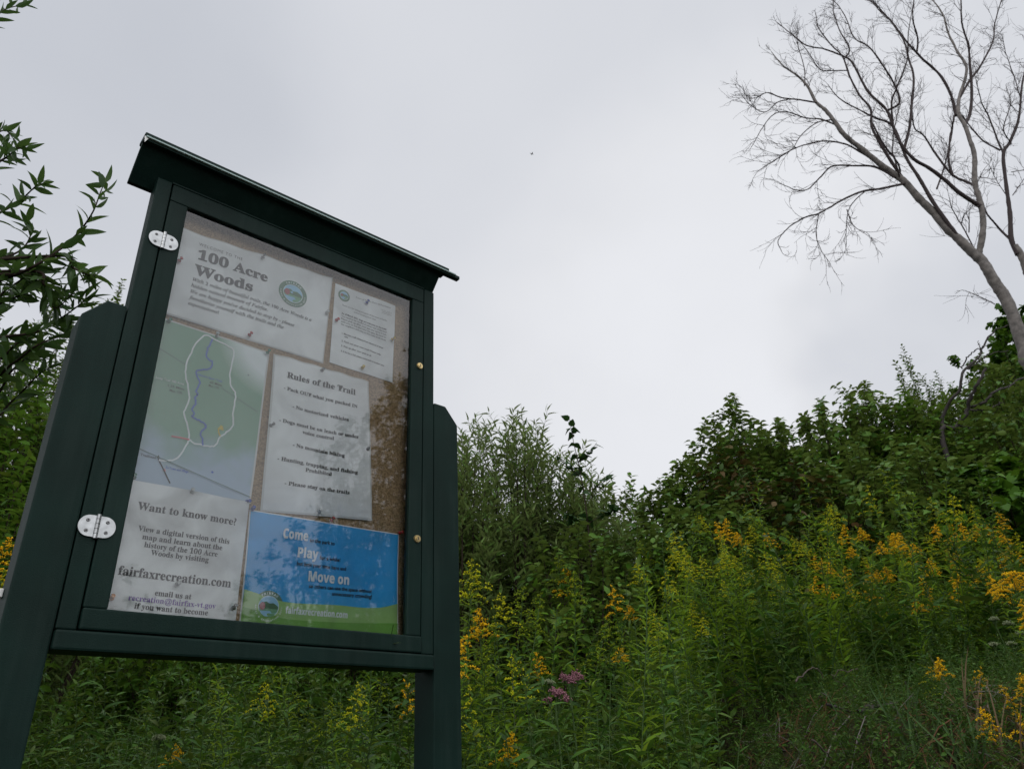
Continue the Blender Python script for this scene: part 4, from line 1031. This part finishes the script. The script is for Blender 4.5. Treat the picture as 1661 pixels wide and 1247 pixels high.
# dead trees: traced limbs, fine twigs grown from them
def z7(pts): return [(1161 + a / 2.398, b / 2.398) for a, b in pts]
LIMBS = [  # (points in photo pixels, start px width, end px width)
    (z7([(1120, 1150), (1080, 1090), (1040, 1020), (1000, 985), (950, 935), (900, 890), (850, 830), (790, 770), (740, 712), (700, 680), (640, 640), (560, 575), (500, 530), (470, 490), (430, 435), (390, 400), (350, 335), (320, 300), (270, 265), (215, 205)]), 19, 1.4),
    (z7([(1022, 990), (1035, 930), (1040, 860), (1025, 780), (1005, 710), (1003, 610), (985, 550), (965, 490), (940, 440), (945, 380), (970, 300), (968, 250), (935, 200), (900, 130), (880, 60), (840, 0), (810, -60)]), 11, 1.5),
    (z7([(967, 490), (990, 440), (997, 350), (990, 250), (985, 180), (965, 110), (960, 40), (965, -60)]), 6, 1.6),
    (z7([(1032, 805), (1000, 785), (940, 745), (890, 700), (830, 655), (780, 625), (735, 580), (700, 520), (665, 430), (600, 370), (560, 300), (525, 240), (480, 215), (410, 190), (350, 175), (290, 130), (235, 85)]), 7.5, 1.2),
    (z7([(960, 945), (905, 870), (840, 775), (790, 690), (740, 610), (690, 490), (620, 455), (560, 430), (480, 385), (430, 330)]), 8, 1.1),
    (z7([(735, 575), (755, 490), (765, 390), (772, 300), (755, 230), (740, 160), (690, 80), (640, 30), (600, -20)]), 5, 1.3),
    (z7([(740, 712), (690, 640), (640, 560), (605, 490), (600, 420), (560, 370), (520, 300), (490, 220), (440, 170), (395, 110), (385, 50)]), 6, 1.2),
    (z7([(740, 714), (700, 722), (640, 735), (570, 745), (500, 775), (440, 810), (400, 835), (330, 860), (270, 900), (235, 950), (245, 990)]), 5, 1.0),
    (z7([(510, 815), (525, 860), (545, 890), (590, 925)]), 2.0, .7), (z7([(400, 835), (390, 910), (410, 970), (440, 1020)]), 1.8, .7), (z7([(580, 745), (540, 780), (515, 820), (510, 900), (505, 960)]), 2.2, .8),
    (z7([(700, 692), (620, 650), (540, 645), (450, 650), (400, 700), (355, 740), (300, 745), (240, 720)]), 4.5, 1.0),
    (z7([(640, 640), (560, 590), (500, 560), (420, 550), (350, 565), (280, 590), (220, 630), (170, 665)]), 4, .9),
    (z7([(475, 490), (410, 465), (350, 460), (280, 440), (230, 450), (180, 510), (145, 580)]), 3.2, .9),
    (z7([(392, 400), (330, 390), (250, 380), (200, 360), (150, 380), (80, 380)]), 3.2, .8), (z7([(280, 388), (240, 400), (190, 440), (130, 410), (105, 380)]), 2.4, .8), (z7([(455, 465), (390, 480), (330, 530), (300, 580), (240, 620)]), 2.4, .8),
    (z7([(1006, 722), (970, 705), (920, 680), (850, 590), (810, 530), (775, 500), (762, 440), (760, 380)]), 5, 1.2), (z7([(922, 684), (908, 640), (905, 600), (915, 520), (930, 450)]), 5, 3),
    (z7([(935, 450), (915, 370), (870, 290), (800, 225), (740, 160), (680, 80), (640, 40), (590, -20)]), 6, 1.4), (z7([(782, 210), (785, 150), (765, 70), (772, -20)]), 4, 1.3),
    (z7([(945, 390), (985, 320), (1030, 260), (1075, 170), (1082, 100), (1110, -20)]), 5, 1.4), (z7([(690, 490), (685, 400), (710, 330), (745, 230), (750, 120), (775, 0)]), 4, 1.0),
    (z7([(670, 430), (715, 400), (700, 340), (660, 270), (600, 190), (540, 150), (500, 60), (455, 0)]), 4, 1.0), (z7([(500, 230), (520, 190), (480, 120), (455, 40), (450, -20)]), 3, 1.0),
    (z7([(510, 275), (440, 275), (400, 265), (360, 200), (320, 150)]), 2.4, .9), (z7([(345, 335), (345, 270), (320, 180), (315, 120)]), 2.2, .8),
    (z7([(1085, 1183), (1040, 1160), (990, 1140), (950, 1130)]), 1.8, .8), (z7([(1015, 990), (1000, 960), (960, 880), (925, 820), (910, 765)]), 3, 1.2), (z7([(955, 870), (968, 830)]), 2.4, 1.4), (z7([(985, 905), (983, 835)]), 2.4, 1.2), (z7([(1012, 720), (1045, 650)]), 2.2, .8), (z7([(1030, 690), (1068, 695)]), 2, .8),
    (z7([(718, 700), (700, 630), (690, 580), (700, 480), (720, 400)]), 3.5, 1), (z7([(860, 735), (890, 650), (915, 560), (930, 500)]), 3.5, 1.2), (z7([(610, 480), (650, 560), (710, 640), (715, 700)]), 3.5, 3), (z7([(1060, 840), (1020, 770), (1000, 690)]), 3, 1.5)]
LIMBS2 = [
    (z7([(1175, 990), (1150, 930), (1145, 830), (1130, 720), (1120, 600), (1150, 550), (1185, 450), (1195, 340), (1210, 240), (1215, 100)]), 9, 1.6), (z7([(1120, 600), (1098, 550), (1060, 450), (1030, 390), (1010, 300)]), 4, 1.0), (z7([(1105, 585), (1030, 540), (960, 450), (930, 400)]), 3.5, 1.2),
    (z7([(1160, 945), (1105, 895), (1055, 838), (1028, 780)]), 5, 1.5), (z7([(1130, 760), (1090, 700), (1060, 650)]), 1.6, .7), (z7([(1155, 760), (1195, 705), (1240, 650)]), 1.8, .8), (z7([(1150, 560), (1120, 500), (1150, 400), (1130, 330)]), 2.4, .8), (z7([(1190, 400), (1160, 300), (1130, 220), (1110, 130)]), 2, .7), (z7([(1150, 670), (1199, 660), (1260, 640)]), 1.8, .8)]


def dead_tree(label, Y, trunk, limbs, seed, ntw):
    g = np.random.default_rng(seed)
    T0 = np.array([at(a, b, Y) for a, b in trunk[0]])
    foot = np.array([T0[0][0] + .7, Y + .1, float(ground_h(T0[0][0] + .7, Y)) - .2])
    o = empty('dead_tree', (foot[0], foot[1], foot[2] + .2)); tag(o, label, 'dead tree'); org = np.array(o.location)
    s0 = scale_at(*trunk[0][0], Y)
    C_ = spline(np.vstack([foot, T0]) - org, 40); tb = MB()
    rr = np.interp(np.linspace(0, 1, 40), np.linspace(0, 1, len(trunk[1])), np.array(trunk[1]) / 2 * s0)
    rr = rr * (1 + .05 * np.sin(np.linspace(0, 23, 40)) + g.normal(0, .045, 40))
    tube(tb, C_, rr, 14); tb.build('trunk', M['deadwood'], o)
    tw = MB(); src = []
    made = [(a, b, Y) for a, b in trunk[0]]
    for q, (pts, w0, w1) in enumerate(limbs):
        w0 *= .86; k = len(pts); Y0 = min(made, key=lambda m_: (m_[0] - pts[0][0]) ** 2 + (m_[1] - pts[0][1]) ** 2)[2]; ph = g.uniform(0, 6.28); am = .0 if q == 0 else .45
        yy = Y0 + am * np.sin(ph + np.linspace(0, 2.2, k)) * np.linspace(0, 1, k) ** .7 + (.25 * np.linspace(0, 1, k) if q == 0 else 0)
        P = np.array([at(a, b, y_) for (a, b), y_ in zip(pts, yy)]) - org
        for w_ in np.linspace(0, k - 1, 4 * k): made.append((np.interp(w_, range(k), [p__[0] for p__ in pts]), np.interp(w_, range(k), [p__[1] for p__ in pts]), np.interp(w_, range(k), yy)))
        n_ = 5 * k; S_ = spline(P, n_)
        S_ = S_ + np.cumsum(g.normal(0, .004, S_.shape), 0) * np.linspace(0, 1, n_)[:, None]
        wv = w1 + (w0 - w1) * (1 - np.linspace(0, 1, n_)) ** .85
        wv = wv * (1 + g.normal(0, .06, n_)); lb = MB(); tube(lb, S_, wv / 2 * scale_at(*pts[k // 2], Y), 8 if w0 > 5 else 5); lb.build('limb', M['deadwood'] if w0 > 8.5 else M['deadtwig'], o)
        src.append((S_, wv, w0))

    def grow(p, d, ln, r, depth):
        n_ = 8; ax = g.normal(0, 1, 3); ax = nrm(ax); P = [p]; dd = d.copy(); cv = g.uniform(.02, .16)
        for i in range(n_):
            dd = nrm(dd + np.cross(ax, dd) * cv + g.normal(0, .07, 3) + np.array([0, 0, .03]))
            P.append(P[-1] + dd * ln / n_)
        P = np.array(P); tube(tw, P, np.linspace(r, r * .45, n_ + 1), 3, cap=False)
        if depth > 0:
            for _ in range(int(g.integers(2, 5))):
                i = int(g.integers(2, n_)); di = nrm(P[i + 1] - P[i]); sd_ = g.normal(0, 1, 3); sd_ -= di * (sd_ @ di)
                grow(P[i], nrm(di + nrm(sd_) * g.uniform(.4, .9)), ln * g.uniform(.35, .7), r * .7, depth - 1)
    for S_, wv, w0 in src:
        idx = np.where(wv < 5.5)[0]
        if len(idx) < 4: continue
        seg = np.linalg.norm(np.diff(S_[idx], axis=0), axis=1).sum()
        for _ in range(int(seg * ntw)):
            i = int(idx[int(g.uniform(.08, 1) * (len(idx) - 1))]); i = min(i, len(S_) - 2)
            d = nrm(S_[i + 1] - S_[i]); sd_ = g.normal(0, 1, 3); sd_ -= d * (sd_ @ d); sd_ = nrm(sd_) * np.array([1, .6, 1])
            grow(S_[i], nrm(d + sd_ * g.uniform(.5, 1.0)), g.uniform(.14, .55), .0042, 1 if g.uniform() < .75 else 2)
        grow(S_[-1], nrm(S_[-1] - S_[-2]), g.uniform(.10, .32), .0042, 2)
    tw.build('twigs', M['deadtwig'], o)
    return o


dead_tree('leaning bare grey tree with a wide fan of leafless branches', 9.0, ([(1690, 625), (1661, 562)] + z7([(1150, 1210), (1115, 1140), (1075, 1080), (1035, 1020)]), [25.5, 23, 20.5, 18.5, 16.5, 14.5]), LIMBS, 3, 8.5)
dead_tree('thinner bare grey tree at the frame edge beside the wide leafless one', 9.5, ([(1700, 520), (1675, 455)] + z7([(1215, 1060), (1190, 1000), (1165, 955)]), [20, 17, 15, 12, 9.5]), LIMBS2, 4, 9.0)

# dark dead branches in front of the vine-hung tree
z6 = lambda pts: [(1361 + a / 3.28, 480 + b / 3.28) for a, b in pts]
o = empty('dead_branches', (at(1545, 760, 6.9)[0], 6.9, float(ground_h(at(1545, 760, 6.9)[0], 6.9)))); tag(o, 'dark forked dead snag leaning out of the thicket under the bare tree', 'dead tree'); org = np.array(o.location)
SNAG = [([(560, 800), (620, 700), (680, 620), (700, 540), (740, 470), (780, 390)], 9, 4), ([(560, 760), (550, 650), (590, 570), (640, 490), (660, 400), (740, 330), (765, 270), (820, 190), (900, 155)], 6, 2.2), ([(655, 385), (690, 320), (750, 280), (800, 260)], 2.5, 1.2),
        ([(690, 595), (780, 560), (830, 510), (900, 480), (984, 430)], 5, 2.5), ([(700, 610), (790, 600), (870, 565)], 3, 1.5), ([(660, 400), (740, 350), (800, 310), (900, 290)], 3, 1.4), ([(760, 290), (750, 280), (740, 240)], 1.8, 1), ([(700, 700), (640, 690), (600, 710)], 3, 2)]
for q, (c_, w0, w1) in enumerate(SNAG):
    P = np.array([at(a, b, 6.9 + .1 * math.sin(q + i)) for i, (a, b) in enumerate(z6(c_))]) - org
    if q == 0: P = np.vstack([[.1, 0, -.1], P])
    S_ = spline(P, 30); S_ += np.random.default_rng(q).normal(0, .006, S_.shape)
    mb = MB(); tube(mb, S_, np.linspace(w0, w1, 30) / 2 * scale_at(1560, 620, 6.9), 7); mb.build('trunk' if q == 0 else 'branch', M['darkwood'], o)

# vine-hung tree at the end of the bank
shrub_at('vine_tree', 'dense broad-leaved tree hung with vines below the bare trunk', 'tree', 1680, 462, 10.2, 270, 'vine', 31, shoots=44, lsz=.85, spike=.12)
shrub_at('vine_tree', 'lower vine-hung tree with leaf sprays reaching toward the dark snag', 'tree', 1606, 518, 10.0, 215, 'vine', 32, shoots=22, lsz=.7, spike=.2)
shrub_at('tall_weed', 'tall seedy weed top standing behind the thicket beside the snag', 'shrub', 1515, 618, 8.6, 90, 'small', 33, shoots=12, spike=.25)

# left: leafy shrub close to the lens
o = empty('leafy_tree', (-2.35, 1.75, float(ground_h(-2.35, 1.75)))); tag(o, 'near small tree with long lance-shaped leaves hanging dark against the sky', 'tree'); org = np.array(o.location)
BR = [([(-60, 480), (0, 455), (45, 437), (90, 410), (125, 380), (150, 345), (163, 312), (172, 292)], 2.02), ([(90, 415), (115, 432), (140, 445), (160, 447)], 2.0), ([(-50, 570), (0, 548), (50, 540), (95, 518), (128, 495), (140, 482)], 2.1), ([(45, 440), (70, 460), (80, 480), (90, 500), (120, 475)], 2.05),
      ([(-60, 380), (0, 345), (30, 328), (55, 305), (68, 298)], 2.1), ([(-60, 300), (0, 262), (15, 252), (30, 240), (45, 243)], 2.15), ([(-60, 520), (0, 492), (30, 480), (50, 470), (60, 440)], 2.2), ([(-40, 620), (20, 590), (60, 560), (100, 545), (125, 540)], 2.15), ([(-60, 80), (-20, 40), (10, 15), (45, 8)], 2.0), ([(-40, 430), (0, 420), (35, 405), (50, 380), (45, 360)], 2.2),
      ([(-60, 230), (-20, 222), (8, 212), (24, 228)], 2.2), ([(30, 445), (60, 455), (100, 470), (120, 478)], 2.08), ([(-40, 690), (20, 650), (60, 610), (90, 590)], 2.3), ([(-40, 500), (10, 470), (40, 450), (75, 430)], 2.12), ([(-40, 660), (20, 600), (50, 575), (75, 560)], 2.25), ([(-30, 590), (30, 555), (80, 530), (110, 528)], 2.18)]
st = MB(); lf = MB(); g = np.random.default_rng(12)
tk = spline([(0, 0, -.1), (.0, .03, 1.0), (-.05, .0, 2.2), (.02, .05, 3.6)], 24); trk = MB(); tube(trk, tk, np.linspace(.05, .018, 24), 10)
for q in range(34):                                   # the side of the tree that grows away from the board
    z_ = 1.0 + 2.6 * q / 34; a_ = g.uniform(1.9, 4.6); ln_ = g.uniform(.5, 1.0) * (1.15 - .15 * q / 34)
    b_ = np.array([np.interp(z_, tk[:, 2], tk[:, 0]), np.interp(z_, tk[:, 2], tk[:, 1]), z_])
    BR.append((b_ + np.linspace(0, 1, 7)[:, None] * np.array([math.cos(a_), math.sin(a_), .55]) * ln_ + g.normal(0, .02, (7, 3)), None))
for q, (c_, Y) in enumerate(BR):
    P = c_ if Y is None else np.array([at(a, b, Y + .05 * math.sin(2 * i + q)) for i, (a, b) in enumerate(c_)]) - org
    root = tk[np.argmin(np.abs(tk[:, 2] - (P[0, 2] - .35)))]
    S_ = spline(P if Y is None else np.vstack([root, (root + P[0]) / 2 + [0, 0, .06], P]), 44)
    tube(st, S_, np.linspace(.008, .0012, 44), 5)
    vis = S_[6:]; ln = np.linalg.norm(np.diff(vis, axis=0), axis=1).sum(); k = int(ln / .022)
    lu = np.linspace(0, len(vis) - 1, k); B_ = np.stack([np.interp(lu, np.arange(len(vis)), vis[:, i]) for i in range(3)], -1)
    T_ = nrm(np.stack([np.interp(lu, np.arange(len(vis)), np.gradient(vis[:, i])) for i in range(3)], -1))
    a = np.arange(k) * 2.4 + g.normal(0, .4, k); e1 = nrm(np.cross(T_, [.1, .9, .3])); e2 = np.cross(T_, e1)
    D = nrm(T_ * .75 + e1 * np.cos(a)[:, None] * .75 + e2 * np.sin(a)[:, None] * .6 + np.array([0, 0, -.05]))
    L = g.uniform(.066, .115, k) * np.linspace(1.05, .75, k); leaves(lf, LANCE_FINE, B_, D, L, L * g.uniform(.21, .30, k), g=g, jit=.9)
trk.build('trunk', M['bark'], o); st.build('branches', M['twig'], o); lf.build('foliage', M['near'], o)
# left background
shrub_at('leafy_shrub', 'fine-leaved shrub behind the near tree with an airy top', 'shrub', 75, 505, 6.5, 230, 'small', 41, shoots=40, lsz=1.2, spike=.25)
shrub_at('leafy_shrub', 'tall shrub whose small tip shows above the board post', 'shrub', 185, 478, 7.5, 120, 'small', 42, shoots=24, lsz=1.2)
shrub_at('leafy_shrub', 'dense green shrub at the frame edge beside the tall post', 'shrub', 30, 600, 5.0, 240, 'mixed', 43, shoots=40)
shrub_at('leafy_shrub', 'low green shrub below the dense one beside the tall post', 'shrub', 20, 760, 4.2, 260, 'mixed', 44, shoots=34)
shrub_at('leafy_shrub', 'willow-leaved shrub behind the tall post', 'shrub', 130, 640, 5.6, 240, 'willow', 45, shoots=30)

for q, (px, py, Y, w_, kd) in enumerate([(60, 1010, 7.0, 300, 'mixed'), (190, 960, 8.0, 320, 'willow'), (310, 1000, 7.4, 300, 'mixed'), (440, 950, 8.4, 320, 'small'), (560, 990, 7.6, 300, 'mixed'), (680, 960, 8.0, 280, 'willow'), (-60, 960, 8.6, 320, 'small'), (250, 985, 9.2, 340, 'mixed'), (380, 970, 9.4, 340, 'small'), (610, 975, 9.2, 320, 'mixed'), (500, 985, 9.6, 320, 'mixed')]):
    shrub_at('meadow_shrub', 'low leafy shrub at the back of the meadow seen under and beside the board', 'shrub', px, py, Y, w_, kd, 50 + q, shoots=26, group='low shrubs at the back of the meadow', lsz=1.3 if kd != 'small' else 1.8)
# tall pink-flowered plants, cream flower heads
def pink_plant(px, py, Y, seed, label):
    g = np.random.default_rng(seed); t_ = at(px, py, Y); gz = float(ground_h(t_[0], t_[1])); h = t_[2] - gz
    o = empty('pink_wildflower', (t_[0], t_[1], gz)); tag(o, label, 'wildflower')
    st = MB(); lf = MB(); hd = MB(); P = np.stack([.01 * np.sin(np.linspace(0, 4, 10)), np.zeros(10), np.linspace(0, h, 10)], -1); tube(st, P, np.linspace(.005, .003, 10), 6)
    for k, zz_ in enumerate(np.arange(h - .08, max(.2, h - .9), -.12)):
        a = k * 1.57 + np.arange(4) * 1.5708 + .3; n_ = 4
        D = np.stack([np.cos(a), np.sin(a), np.full(n_, .25)], -1); L = g.uniform(.11, .16, n_) * min(1, .6 + .15 * k)
        leaves(lf, OVAL, np.tile([0, 0, zz_], (n_, 1)), D, L, L * .34, g=g, jit=.2)
    for k in range(6):
        a = k * 2.4; r = .030 * math.sqrt(k / 5); c_ = np.array([r * math.cos(a), r * math.sin(a), h + .03 - .1 * r + g.uniform(-.02, .01)])
        tube(st, [(0, 0, h - .03), c_ * [.6, .6, 1] - [0, 0, .02], c_], .0016, 4); florets(hd, c_ + g.normal(0, 1, (60, 3)) * [.0065, .0065, .005], .0028, g)
    st.build('stem', M['stem'], o); lf.build('leaves', M['weed'], o); hd.build('flower_head', M['pink'], o)


pink_plant(928, 1112, 2.55, 1, 'dusty pink wildflower with whorled leaves, its cluster the higher of the two')
pink_plant(905, 1140, 2.45, 2, 'dusty pink wildflower with the lower, smaller cluster')


def cream_plant(px, py, Y, seed, label, grp=None):
    g = np.random.default_rng(seed); t_ = at(px, py, Y); gz = float(ground_h(t_[0], t_[1])); h = t_[2] - gz
    o = empty('cream_wildflower', (t_[0], t_[1], gz)); tag(o, label, 'wildflower', grp)
    st = MB(); hd = MB(); tube(st, [(0, 0, 0), (.02, 0, h * .5), (0, 0, h - .03)], .002, 5)
    for k in range(14):
        a = k * 2.4; r = .013 * math.sqrt(k / 13); c_ = np.array([r * math.cos(a), r * math.sin(a), h + .010 - 60 * r * r])
        tube(st, [(0, 0, h - .03), c_], .0008, 3); florets(hd, c_ + g.normal(0, 1, (14, 3)) * [.005, .005, .002], .0026, g)
    st.build('stem', M['stem'], o); hd.build('flower_head', M['cream'], o)


cream_plant(890, 1108, 2.7, 1, 'cream lacy flower head just beside the pink cluster')
cream_plant(258, 1198, 2.5, 2, 'cream lacy flower head under the board')
for q, (px, py) in enumerate([(1612, 1005), (1635, 1012), (1655, 1028), (1640, 1045), (1612, 1046)]):
    cream_plant(px, py, 3.3, 3 + q, 'pale cream flower head below the largest golden plume', 'pale flower heads below the largest golden plume')

# dead sticks on the bank
def stick(pts, Y, w, label):
    P = np.array([at(a, b, Y + .04 * i) for i, (a, b) in enumerate(pts)]); o_ = P[0].copy()
    mb = MB(); S_ = spline(P - o_, 14) + np.random.default_rng(int(pts[0][0])).normal(0, .004, (14, 3)); tube(mb, S_, np.linspace(w, w * .5, 14), 6)
    ob = mb.build('fallen_stick', M['darkwood'] if w > .0045 else M['bark']); ob.location = [float(c) for c in o_]; tag(ob, label, 'stick')


stick([(1390, 1155), (1420, 1145), (1448, 1138)], 3.25, .009, 'thick grey-brown stick lying on the bank')
stick([(1343, 1143), (1365, 1150), (1392, 1156)], 3.3, .006, 'dark thin stick meeting the thick grey-brown one')
stick([(1290, 1105), (1305, 1093), (1320, 1081), (1335, 1098)], 3.4, .004, 'bent pale twig sticking up from the bank')
stick([(1315, 1200), (1345, 1222), (1362, 1246)], 2.9, .004, 'pale thin twig slanting down the bank')
stick([(1390, 1085), (1350, 1095), (1380, 1115)], 3.5, .003, 'fine brown twig hanging in the weeds above the sticks')
# dry straw-coloured corn-like grass clumps on the bank
for q, (px, py, Y, lb) in enumerate([(1555, 1075, 3.1, 'tallest clump of dry straw grass with drooping blades on the bank'), (1560, 1120, 2.9, 'middle clump of dry straw grass with bent tips'), (1600, 1160, 2.7, 'lowest clump of dry straw grass near the frame edge'), (1480, 1170, 2.9, 'thin green grass clump growing beside the sticks'), (1545, 1150, 2.7, 'upright green grass clump among the straw blades')]):
    t_ = at(px, py, Y); gz = float(ground_h(t_[0], t_[1])); g = np.random.default_rng(60 + q); k = 7 if q < 3 else 12; h = max(.25, t_[2] - gz)
    o = empty('grass_clump', (t_[0], t_[1], gz)); tag(o, lb, 'grass clump'); mb = MB(); a = g.uniform(0, 6.28, k); el = g.uniform(1.0, 1.5, k)
    D = np.stack([np.cos(a) * np.cos(el), np.sin(a) * np.cos(el), np.sin(el)], -1)
    leaves(mb, BLADE, np.c_[g.normal(0, .02, (k, 2)), np.full(k, -.02)], D, h * g.uniform(.6, 1.2, k), g.uniform(.005, .010, k), up=(-.5, -.8, .2), jit=.5, g=g)
    mb.build('blades', M['dry'] if q < 3 else M['grass'], o)

# brown stems and twigs lying over the bank
mb = MB(); g = np.random.default_rng(77)
for _ in range(620):
    Y = g.uniform(2.3, 4.0); p_ = at(g.uniform(1150, 1700), 1180, Y); a = g.uniform(0, 6.28); ln = g.uniform(.08, .35); k = np.linspace(-.5, .5, 6)
    x, y = p_[0] + ln * k * math.cos(a), p_[1] + ln * k * math.sin(a); z = ground_h(x, y) + g.uniform(.0, .05) + .10 * g.uniform(-1, 1.6) * ln * k * 4 + .03 * np.sin(5 * k + a)
    tube(mb, np.stack([x, y, z], -1), np.linspace(.0028, .0012, 6) * g.uniform(.5, 1.3), 4, mi=int(g.uniform() < .3))
tag(mb.build('dead_stems', [plain('rusty dead stem', (.115, .060, .032), .85, spec=.1), M['deadwood']]), 'brown dead stems and twigs littering the bare bank', 'dead stems', kind='stuff')

# bird far off
p_ = at(863, 250, 60.0); mb = MB()
body = np.array([(-.12, 0, 0), (-.06, 0, .0), (.04, 0, .0), (.13, 0, .015), (.18, 0, .01)]); tube(mb, body, [.008, .035, .045, .025, .006], 8)
for s_ in (-1, 1):
    wv = np.array([(.05, 0, .02), (.04, s_ * .14, .07), (-.02, s_ * .32, .04), (-.07, s_ * .30, .035), (-.06, s_ * .12, .06), (-.05, 0, .02)]); mb.ngon(wv if s_ > 0 else wv[::-1])
mb.ngon([(-.12, .02, 0), (-.24, .05, 0), (-.24, -.05, 0), (-.12, -.02, 0)])
o = mb.build('bird', M['bird']); o.location = [float(c) for c in p_]; o.rotation_euler = (.3, .2, .35); tag(o, 'tiny dark bird gliding high in the grey sky', 'bird')


# trees behind the photographer, seen mirrored in the glazing
def kshrub(X, D, h, w, kind, seed, label, **k_):
    p_ = kw(X, D, 0); gz = float(ground_h(p_[0], p_[1])); return shrub('roadside_tree', label, 'tree', (p_[0], p_[1], gz), h, w, kind, seed, **k_)


kshrub(7.5, -6.8, 9.6, 3.2, 'dogwood', 71, 'tall dark tree mirrored along the lock side of the glazing', lsz=1.5, shoots=60, density=.55, spike=.3)
kshrub(5.9, -7.4, 6.9, 1.9, 'dogwood', 72, 'pointed tree mirrored across the half of the rules sheet nearest the locks', lsz=1.3, shoots=30, density=.5, spike=.3)
kshrub(4.75, -7.6, 4.3, 1.3, 'dogwood', 73, 'narrow young tree mirrored in the emblem side of the blue poster', lsz=1.2, shoots=24, density=.5, spike=.3)
kshrub(5.5, -8.6, 4.1, 1.4, 'dogwood', 75, 'narrow young tree mirrored in the middle of the blue poster', lsz=1.2, shoots=24, density=.5, spike=.3)
kshrub(3.0, -8.4, 3.9, 2.2, 'dogwood', 76, 'rounded low tree mirrored in the information sheet', lsz=1.3, shoots=26, density=.45, spike=.3)
kshrub(9.8, -5.4, 7.0, 3.6, 'dogwood', 74, 'broad tree mirrored at the very edge of the glazing', lsz=1.5, shoots=60, density=.5)
